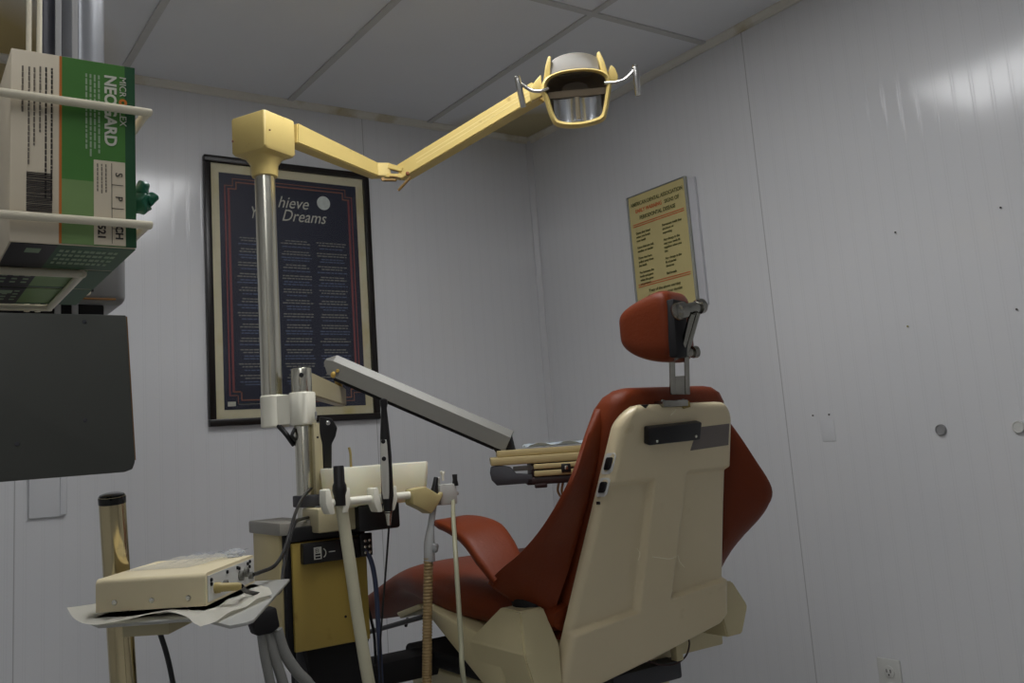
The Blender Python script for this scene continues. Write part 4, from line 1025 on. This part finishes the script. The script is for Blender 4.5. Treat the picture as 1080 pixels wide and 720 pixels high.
# ------------------------------------------------------------------ stand with camera dock on a paper-lined shelf (foreground left)
def DP(u, v, d): return at(u, v, d=d)
pt = at(118, 523, d=1.50); pb_ = at(130, 715, d=1.50); dn = (pb_ - pt).normalized(); foot = pt + dn * ((pt.z - .02) / -dn.z)
t = thing('equipment_stand', 'shiny brass toned pole stand with a black cap and small shelf', 'stand', (foot.x, foot.y, 0))
bm = NB(); cyl(bm, foot, pt, .0210, n=32); part('pole', bm, brass, t)
bm = NB(); lathe(bm, pt + dn * .012, -dn, [(0, .0215), (.010, .0218), (.015, .019), (.017, .012), (.0175, .001)], n=28); part('pole_cap', bm, mat('gloss_black_cap', (12, 12, 12), .12), t)
bm = NB(); lathe(bm, (foot.x, foot.y, 0), Z, [(0, .2), (.012, .2), (.02, .19), (.03, .05), (.05, .03)], n=36); part('base', bm, blackm, t)
# shelf frame: local axes
dA_ = math.radians(-36.5); ex = Vector((math.cos(dA_), math.sin(dA_), 0)); ey = Vector((-ex.y, ex.x, 0))
D0 = at(101, 646, d=1.33); zs = D0.z                              # front left bottom of the dock
def S(a, b, c): return Vector((D0.x, D0.y, zs)) + ex * a + ey * b + Z * c
bm = NB(); prism(bm, [S(-.045, .04, -.015), S(.025, -.045, -.015), S(.165, -.035, -.015), S(.235, -.112, -.015), S(.252, -.095, -.015), S(.256, -.075, -.015), S(.195, .33, -.015), S(.0, .33, -.015), S(-.06, .22, -.015)], (0, 0, .005), .0015); part('shelf', bm, board, t)
bm = NB(); box(bm, (-.0, -.0, -.0), (1, 1, 1))
for v in bm.verts: v.co = S(.035 + v.co.x * .068, .01 + v.co.y * .16, -.038 + v.co.z * .028)
part('shelf_bracket', bm, beige_arm, t)
bm = NB(); box(bm, (0, 0, 0), (1, 1, 1))
for v in bm.verts: v.co = S(-.06 + v.co.x * .10, .155 + v.co.y * .03, -.03 + v.co.z * .019)
part('cross_bar', bm, beige_arm, t)
bm = NB(); tube(bm, [S(.07, .05, -.03), S(.085, .06, -.10), S(.10, .08, -.25)], .004, n=8); part('bracket_cable', bm, black, t)
# paper liner with a wavy edge
bm = NB(); gx, gy = 60, 24
fr_p = spline([Vector(p) for p in ((-.072, .055, .006), (-.02, -.02, -.001), (.025, -.055, -.004), (.07, -.052, .000), (.112, -.032, .004), (.155, -.060, .001), (.185, -.105, -.003), (.207, -.142, -.004))], 10)
bk_p = spline([Vector(p) for p in ((-.030, .24, 0), (.02, .27, 0), (.06, .27, 0), (.10, .27, 0), (.14, .27, 0), (.17, .24, 0), (.200, .18, .001), (.226, .115, .002))], 10)
vv = []
for j in range(gy + 1):
    f_ = j / gy; row = []
    for i in range(gx + 1):
        k = i / gx * (len(fr_p) - 1); k0 = min(int(k), len(fr_p) - 2); g_ = k - k0
        a_ = fr_p[k0].lerp(fr_p[k0 + 1], g_); b_ = bk_p[k0].lerp(bk_p[k0 + 1], g_)
        p = a_.lerp(b_, f_)
        zz = -.0068 + (a_.z + .003) * (1 - f_) ** 2 + b_.z * f_
        if p.x > .17: zz += .0035 * (.5 + .5 * math.sin(p.y * 60 + p.x * 20))
        if -.006 < p.x < .168 and -.004 < p.y: zz = -.0072
        if p.y > -.03: zz = max(zz, -.0075)
        row.append(bm.verts.new(S(p.x, p.y, zz)))
    vv.append(row)
for j in range(gy):
    for i in range(gx): bm.faces.new((vv[j][i], vv[j][i + 1], vv[j + 1][i + 1], vv[j + 1][i]))
r = bmesh.ops.solidify(bm, geom=bm.faces[:], thickness=.0008)
solo('paper_liner', bm, paperm, 'white paper liner with wavy edge under the beige dock box', 'paper liner')
# dock
t = thing('camera_dock', 'beige metal electronics box with three front screws on the paper liner', 'electronics box', S(.08, .12, -.002))
WD, DD_, HD = .163, .228, .046
bm = NB(); prof = [(0, 0), (WD, 0), (WD, HD - .004), (WD - .001, HD), (.001, HD)]
def wrapbox(bm, th=.0015):
    # cover: front, top, back folded sheet
    r = .008; outer = [(0, .0)] + [(r - r * math.cos(math.radians(a)), HD - r + r * math.sin(math.radians(a))) for a in range(0, 91, 15)] + [(DD_ - r + r * math.sin(math.radians(a)), HD - r + r * math.cos(math.radians(a))) for a in range(0, 91, 15)] + [(DD_, 0)]
    prism(bm, [S(0, b, c) for b, c in outer], ex * WD)
wrapbox(bm); cov = part('cover', bm, modm, t, angle=30)
bm = NB(); prism(bm, [S(WD + .0003, .006, .004), S(WD + .0003, DD_ - .006, .004), S(WD + .0003, DD_ - .006, HD - .005), S(WD + .0003, .006, HD - .005)], ex * .0012); conn = part('connector_plate', bm, plate_m, t, smooth=False)
bm = NB()
for b_, c_, r in ((.06, .018, .007), (.085, .020, .006), (.17, .022, .008), (.20, .024, .008), (.225, .016, .006)): lathe(bm, S(WD + .001, b_ * .87, c_), ex, [(0, r), (.006, r), (.0065, r * .7), (.002, r * .65)], n=14)
parts('connector', bm, grey_arm, conn)
bm = NB()
for b_, c_ in ((.02, .034), (.10, .036), (.155, .036), (.165, .034), (.215, .036), (.225, .03), (.228, .038), (.02, .028)): lathe(bm, S(WD + .001, b_ * .87, c_), ex, [(0, .003), (.003, .0025)], n=10)
parts('dark_jack', bm, blackm, conn)
for a in (.028, .083, .137):
    bm = NB(); lathe(bm, S(a, .0, .0125), -ey, [(0, .0042), (.001, .004), (.0015, .003)], n=14); s_ = part('screw', bm, steel, cov)
for a, b_ in ((.03, .03), (.13, .03), (.03, .20), (.13, .20)):
    bm = NB(); lathe(bm, S(a, b_, -.0062), Z, [(0, .006), (.0065, .006)], n=12); part('foot', bm, blackm, t)
bm = NB(); lathe(bm, S(WD + .001, .035, .020), ex, [(0, .008), (.008, .008), (.010, .0065), (.035, .006), (.04, .004)], n=16); part('yellow_plug', bm, mat('yellow_plug', (176, 158, 100), .45), t)
# cables of the dock
c_ = S(WD + .041, .035, .020)
bm = NB(); tube(bm, [c_, at(262, 624, d=1.42), at(283, 627, d=1.5), at(296, 622, d=1.6), at(299, 600, d=1.7), at(304, 575, d=1.8), at(311, 552, d=1.86), at(319, 547, d=1.98), at(328, 545, d=2.06)], .0035, n=10)
solo('dock_cable', bm, black, 'lower black cable looping from the yellow plug of the box to the post', 'cable')
bm = NB(); tube(bm, [S(WD + .006, .200, .016), at(275, 603, d=1.57), at(290, 596, d=1.65), at(300, 580, d=1.75), at(306, 560, d=1.82), at(312, 540, d=1.9), at(319, 525, d=2.0), at(328, 515, d=2.07)], .0035, n=10)
solo('dock_cable', bm, black, 'upper black cable rising from the back of the box to the post', 'cable')
bm = NB(); g_ = 16
vv = [[bm.verts.new(S(.005 + .10 * i / g_ + .05 * j / g_, .08 + .15 * j / g_, HD + .0012 + .006 * abs(math.sin(i * .9 + j * .4)) * (j / g_) + .004 * (j / g_) ** 4)) for i in range(g_ + 1)] for j in range(g_ + 1)]
for j in range(g_):
    for i in range(g_): bm.faces.new((vv[j][i], vv[j][i + 1], vv[j + 1][i + 1], vv[j + 1][i]))
ic = bmesh.ops.create_icosphere(bm, subdivisions=3, radius=1, matrix=Matrix.Identity(4))
for v in ic['verts']: k_ = 1 + .35 * math.sin(v.co.x * 9 + v.co.y * 7) * math.cos(v.co.z * 11 + v.co.x * 5); v.co = S(.138, .205, HD + .006) + Vector((v.co.x * .017, v.co.y * .014, v.co.z * .007)) * k_
solo('plastic_film', bm, film, 'clear plastic film lying on top of the beige dock box', 'plastic film')

# ------------------------------------------------------------------ glove boxes in a wire rack, hung from the ceiling pole
gx0, gx1, gz0, gz1 = .104, .225, 1.311, 1.516
white_c = mat('glove_box_white_card', (214, 202, 178), .55, noise=.03); green = mat('glove_box_green', (72, 126, 54), .5, noise=.25, scale=9)
dgreen = mat('glove_box_dark_green', (34, 80, 48), .5, noise=.1); lgreen = mat('glove_box_light_green', (120, 150, 92), .5, noise=.1); orange = mat('glove_box_orange', (190, 110, 40), .5); inkd = mat('glove_box_ink', (52, 46, 42), .6)
lett = mat('glove_box_lettering', (205, 205, 190), .5); slate = mat('glove_box_slate', (34, 30, 36), .5, noise=.15)
GD = .118
def glove_box(i, y0, label, top=0.0):
    t = thing('glove_box', label, 'glove box', ((gx0 + gx1) / 2, y0 + GD / 2, gz0), 'glove boxes in the wire rack')
    bm = NB(); box(bm, (gx0, y0, gz0), (gx1, y0 + GD, gz1 - top), .0015); part('carton', bm, white_c, t)
    y = y0 - .0006; xs_ = gx0 + .0455
    bm = NB(); H_ = gz1 - top
    box(bm, (xs_ + .002, y, gz0 + .001), (gx1 + .0004, y + .0008, H_ - .001), 0, 0)
    box(bm, (xs_, y - .0001, gz0 + .001), (xs_ + .0025, y + .0008, H_ - .001), 0, 2)
    box(bm, (gx1 - .010, y - .0002, gz0 + .001), (gx1 + .0005, y + .0008, H_ - .001), 0, 1)
    box(bm, (xs_ + .0025, y - .0002, gz0 + .001), (gx1 - .042, y + .0008, gz0 + .07), 0, 3)
    # bottom end panel
    zb_ = gz0 - .0006
    box(bm, (gx0 + .002, y0 + .002, zb_), (gx1, y0 + GD - .001, zb_ + .0008), 0, 1); box(bm, (gx0 + .002, y0 + .002, zb_ - .0002), (gx0 + .045, y0 + GD - .001, zb_ + .0006), 0, 4)
    if i: box(bm, (gx0 + .045, y0 + .002, zb_ - .0002), (gx0 + .095, y0 + GD - .012, zb_ + .0006), 0, 3)
    part('printed_panels', bm, green, t, mats=[green, dgreen, orange, lgreen, slate], smooth=False)
    bm = NB()
    for r_ in range(4):
        for c__ in range(10): 
            if i == 0: box(bm, (gx0 + .05 + c__ * .006, y0 + .02 + r_ * .02, zb_ - .0004), (gx0 + .05 + c__ * .006 + random.uniform(.003, .005), y0 + .03 + r_ * .02, zb_), 0, 1)
            elif c__ < 3: box(bm, (gx0 + .010 + c__ * .012, y0 + .02 + r_ * .02, zb_ - .0004), (gx0 + .010 + c__ * .012 + .006, y0 + .028 + r_ * .02, zb_), 0, 1)
    box(bm, (gx0 + .018, y0 + .02, zb_ - .0005), (gx0 + .032, y0 + .04, zb_), 0, 1)
    if i == 0:
        text_bm(bm, 'NEOGARD', .0168, (gx1 - .0305, y - .0004, gz1 - .014), -Z, X, wide=.98, bold=.0005)
        text_bm(bm, 'MICR', .0098, (gx1 - .0155, y - .0008, gz1 - .014), -Z, X); text_bm(bm, 'O', .0098, (gx1 - .0155, y - .0008, gz1 - .0395), -Z, X, mi=2, bold=.0008); text_bm(bm, 'FLEX', .0098, (gx1 - .0155, y - .0008, gz1 - .049), -Z, X)
        for j in range(4):     # small white copy lines
            z = gz1 - .016
            while z > gz1 - .10:
                l_ = random.uniform(.003, .009); box(bm, (gx1 - .050 + j * .0042, y - .0004, z - l_), (gx1 - .0482 + j * .0042, y, z), 0, 1); z -= l_ + .0015
    part('white_lettering', bm, lett, t, mats=[lett, mat('glove_box_faint_ink', (150, 170, 140), .6), orange], smooth=False)
    if i == 0:
        lx0, lx1 = gx1 - .042, gx1 - .0105; lz0, lz1 = gz0 + .002, gz0 + .094
        bm = NB(); box(bm, (lx0, y - .0008, lz0), (lx1, y, lz1)); lb = part('size_label', bm, white_c, t, smooth=False)
        bm = NB(); yl = y - .0012
        xm = lx0 + .0175
        box(bm, (xm, yl, lz0 + .002), (xm + .0005, yl + .0006, lz1 - .002)); 
        for z in (lz1 - .026, lz1 - .052, lz1 - .074): box(bm, (xm, yl, z), (lx1 - .002, yl + .0006, z + .0005))
        for s_, z in (('S', lz1 - .012), ('P', lz1 - .038), ('M', lz1 - .062)): text_bm(bm, s_, .0105, (xm + .004, yl - .0002, z), -Z, X)
        text_bm(bm, 'CH', .0105, (xm + .004, yl - .0002, lz0 + .0215), -Z, X, bold=.0003); text_bm(bm, '521', .0105, (lx0 + .004, yl - .0002, lz0 + .0215), -Z, X, bold=.0003)
        for j in range(3):
            z = lz1 - .004
            while z > lz1 - .034: l_ = random.uniform(.002, .005); box(bm, (lx0 + .003 + j * .0042, yl, z - l_), (lx0 + .0042 + j * .0042, yl + .0006, z), 0, 1); z -= l_ + .001
        # fine print on white part
        for j, (xa, z0_, ln) in enumerate(((.010, .03, .035), (.016, .03, .09), (.021, .03, .07), (.0265, .028, .06), (.032, .028, .13), (.0375, .028, .13))):
            z = gz1 - z0_ + .012
            while z > gz1 - z0_ - ln: l_ = random.uniform(.002, .007); box(bm, (gx0 + xa, y - .0002, z - l_), (gx0 + xa + .0016, y + .0006, z), 0, 0 if j > 3 else 1); z -= l_ + .0012
        # bar code
        z = gz0 + .074
        while z > gz0 + .030:
            w_ = random.choice((.0006, .001, .0016)); box(bm, (gx0 + .015, y - .0002, z - w_), (gx0 + .039, y + .0006, z), 0, 0); z -= w_ + random.choice((.0006, .001))
        part('dark_print', bm, inkd, lb, mats=[inkd, mat('glove_box_grey_ink', (120, 112, 100), .6)], smooth=False)
glove_box(0, 1.0, 'green and white nitrile glove box at the front of the wire rack')
glove_box(1, 1.0 + GD + .002, 'glove box in the middle of the wire rack, underside showing olive panel', .004)
glove_box(2, 1.0 + 2 * (GD + .002), 'rearmost glove box of the wire rack, near the ceiling pole', .006)
# green glove poking out
glovem = mat('green_nitrile', (14, 92, 66), .4, noise=.15, bump=.6, bscale=90)
bm = NB()
for (u, v, r, sx, sz) in ((150, 201, .010, .8, 1.2), (157, 210, .0085, 1.1, .9), (147, 214, .011, 1, 1.2), (152, 219, .007, 1.1, .7)):
    c_ = at(u, v, y=1.04); ms = bmesh.ops.create_icosphere(bm, subdivisions=4, radius=r, matrix=Matrix.Translation(c_) @ Matrix.Diagonal((sx, 1.2, sz, 1)))
for v in bm.verts:
    v.co += Vector((math.sin(v.co.z * 420), math.cos(v.co.x * 380), math.sin(v.co.x * 500 + v.co.z * 200))) * .0012
tube(bm, [Vector((gx1 - .002, 1.05, at(148, 212, y=1.04).z)), at(148, 211, y=1.045)], .008, smooth=0)
solo('nitrile_glove', bm, glovem, 'crumpled dark green glove poking out beside the green glove box', 'glove')
# wire rack
t = thing('wire_rack', 'white coated wire rack holding the glove boxes', 'wire rack', (.12, 1.2, gz0 - .02))
bw = .0046
def hoop(z, y0_, x1_):
    bm = NB(); pts = [(-.03, y0_, z), (.05, y0_, z), (x1_ - .012, y0_, z), (x1_ - .003, y0_ + .002, z), (x1_, y0_ + .010, z), (x1_, y0_ + .03, z), (x1_, 1.25, z), (x1_, 1.385, z), (x1_ - .01, 1.395, z), (-.03, 1.395, z)]
    tube(bm, pts, bw, n=12, smooth=5); part('hoop_wire', bm, wirem, t)
hoop(at(120, 113, y=.99).z, .992, .236); hoop(at(120, 234, y=.99).z, .992, .235)
zf = gz0 - .0045
bm = NB(); q0 = at(0, 283, z=zf); q1 = at(86, 289, z=zf); q2 = at(62, 325, z=zf)
tube(bm, [(-.03, q1.y, zf), (.05, q1.y, zf), (q1.x - .01, q1.y, zf), (q1.x - .002, q1.y + .004, zf), (q1.x, q1.y + .015, zf), (q1.x, q2.y - .02, zf), (q1.x - .003, q2.y - .004, zf), (q1.x - .012, q2.y, zf), (.03, q2.y, zf), (-.03, q2.y, zf)], bw, n=12, smooth=5); part('floor_wire', bm, wirem, t)
for x, y in ((-.03, .992), (-.03, 1.395), (-.03, 1.2)):
    bm = NB(); cyl(bm, (x, y, zf), (x, y, at(120, 113, y=.99).z + .003), bw, n=12); part('corner_wire', bm, wirem, t)
bm = NB(); tube(bm, [(-.03, .992, zf), (-.03, 1.395, zf)], bw, smooth=0); tube(bm, [(-.03, .992, at(120, 113, y=.99).z), (-.03, 1.395, at(120, 113, y=.99).z)], bw, smooth=0); tube(bm, [(-.03, .992, at(120, 234, y=.99).z), (-.03, 1.395, at(120, 234, y=.99).z)], bw, smooth=0); part('side_wire', bm, wirem, t)
for u in (30.5, 41.5):
    p = at(u, 30, y=1.40); bm = NB(); cyl(bm, (p.x, 1.40, zf), (p.x, 1.40, 1.95), .0038, n=12); part('hanger_rod', bm, wirem, t)
# ceiling pole and straps
pg = mat('grey_painted_pole', (150, 152, 156), .3, metal=.6, noise=.04)
p = at(85, 30, y=1.46); q = at(50, 30, y=1.5)
t = thing('ceiling_column', 'grey steel ceiling column behind the glove boxes', 'ceiling column', (p.x, 1.46, 1.2))
bm = NB(); cyl(bm, (p.x, 1.46, 1.36), (p.x, 1.46, ZC), .034, n=36); part('pole', bm, pg, t)
bm = NB(); cyl(bm, (q.x, 1.50, 1.3), (q.x, 1.50, ZC), .016, n=28); part('conduit', bm, mat('dark_conduit', (92, 92, 98), .4, metal=.4), t)
for u in (61.5, 79):
    p2 = at(u, 30, y=1.418); bm = NB(); box(bm, (p2.x - .0042, 1.416, 1.3), (p2.x + .0042, 1.421, ZC), .001); part('strap', bm, mat('pale_strap', (165, 165, 165), .4), t)
bm = NB(); lathe(bm, (p.x, 1.46, ZC), -Z, [(0, .07), (.01, .07), (.02, .04)], n=32); part('ceiling_flange', bm, pg, t)
bm = NB(); box(bm, (-.03, 1.402, 1.40), (p.x + .03, 1.43, 1.43), .003); box(bm, (-.03, 1.402, 1.335), (.02, 1.43, 1.42), .003); part('cross_bracket', bm, pg, t)
# grey housing behind the boxes
t = thing('monitor_housing', 'grey rounded housing with amber edge behind the glove boxes', 'monitor', (.1, 1.40, 1.18))
a = at(134, 300, y=1.41); zl, zh = at(120, 321, y=1.41).z, at(134, 258, y=1.41).z
bm = NB(); box(bm, (.15, 1.41, zl), (a.x, 1.53, zh), .014, seg=4); part('casing', bm, mat('pale_grey_casing', (120, 120, 120), .4), t)
bm = NB(); box(bm, (.17, 1.408, zl + .006), (a.x - .016, 1.412, zl + .009), .001); part('amber_edge', bm, mat('amber_plastic', (130, 92, 45), .4), t)
bm = NB(); box(bm, (a.x - .05, 1.408, zl + .018), (a.x - .047, 1.4115, zh - .01)); part('casing_seam', bm, blackm, t, smooth=False)
bm = NB(); box(bm, (.13, 1.42, zl - .022), (a.x - .03, 1.52, zl + .002), .004); part('mount', bm, blackm, t)
# dark sheet
t = thing('metal_sheet_panel', 'large dark grey metal panel below the glove boxes at left', 'panel', (.1, 1.02, 1.076))
zt_ = at(100, 331.5, y=1.0).z
bm = NB(); pts = [(-.03, 1.0, zt_), (.2145, 1.0, zt_), (.222, 1.0, 1.086), (.2195, 1.0, 1.079), (.212, 1.0, 1.0765), (-.03, 1.0, 1.0735)]
prism(bm, pts, (0, .018, 0), .0012); pn = part('sheet', bm, darkgrey, t)
bm = NB(); prism(bm, [(.2150, 1.003, zt_ - .001), (.2162, 1.003, zt_ - .001), (.2235, 1.003, 1.088), (.2212, 1.003, 1.088)], (0, .013, 0)); part('amber_edge_strip', bm, MATS['amber_plastic'], pn, smooth=False)
for u, v in ((89, 339), (90, 443), (18, 468)):
    c_ = at(u, v, y=1.0); bm = NB(); lathe(bm, c_, -Y, [(0, .0022), (.0008, .002), (.001, .0012)], n=12); part('screw', bm, charcoal, pn)
bm = NB(); box(bm, (.05, 1.017, 1.13), (.18, 1.50, 1.16), .004); box(bm, (.14, 1.44, 1.155), (.18, 1.50, zl - .018), .004); part('mount_arm', bm, blackm, t)

# ------------------------------------------------------------------ world and colour
w = bpy.data.worlds.new('world'); bpy.context.scene.world = w; w.use_nodes = True
w.node_tree.nodes['Background'].inputs[0].default_value = (.02, .02, .02, 1); w.node_tree.nodes['Background'].inputs[1].default_value = .3
vs = bpy.context.scene.view_settings; vs.view_transform = 'Standard'; vs.look = 'None'; vs.gamma = 1; vs.use_curve_mapping = False; vs.exposure = 0.0
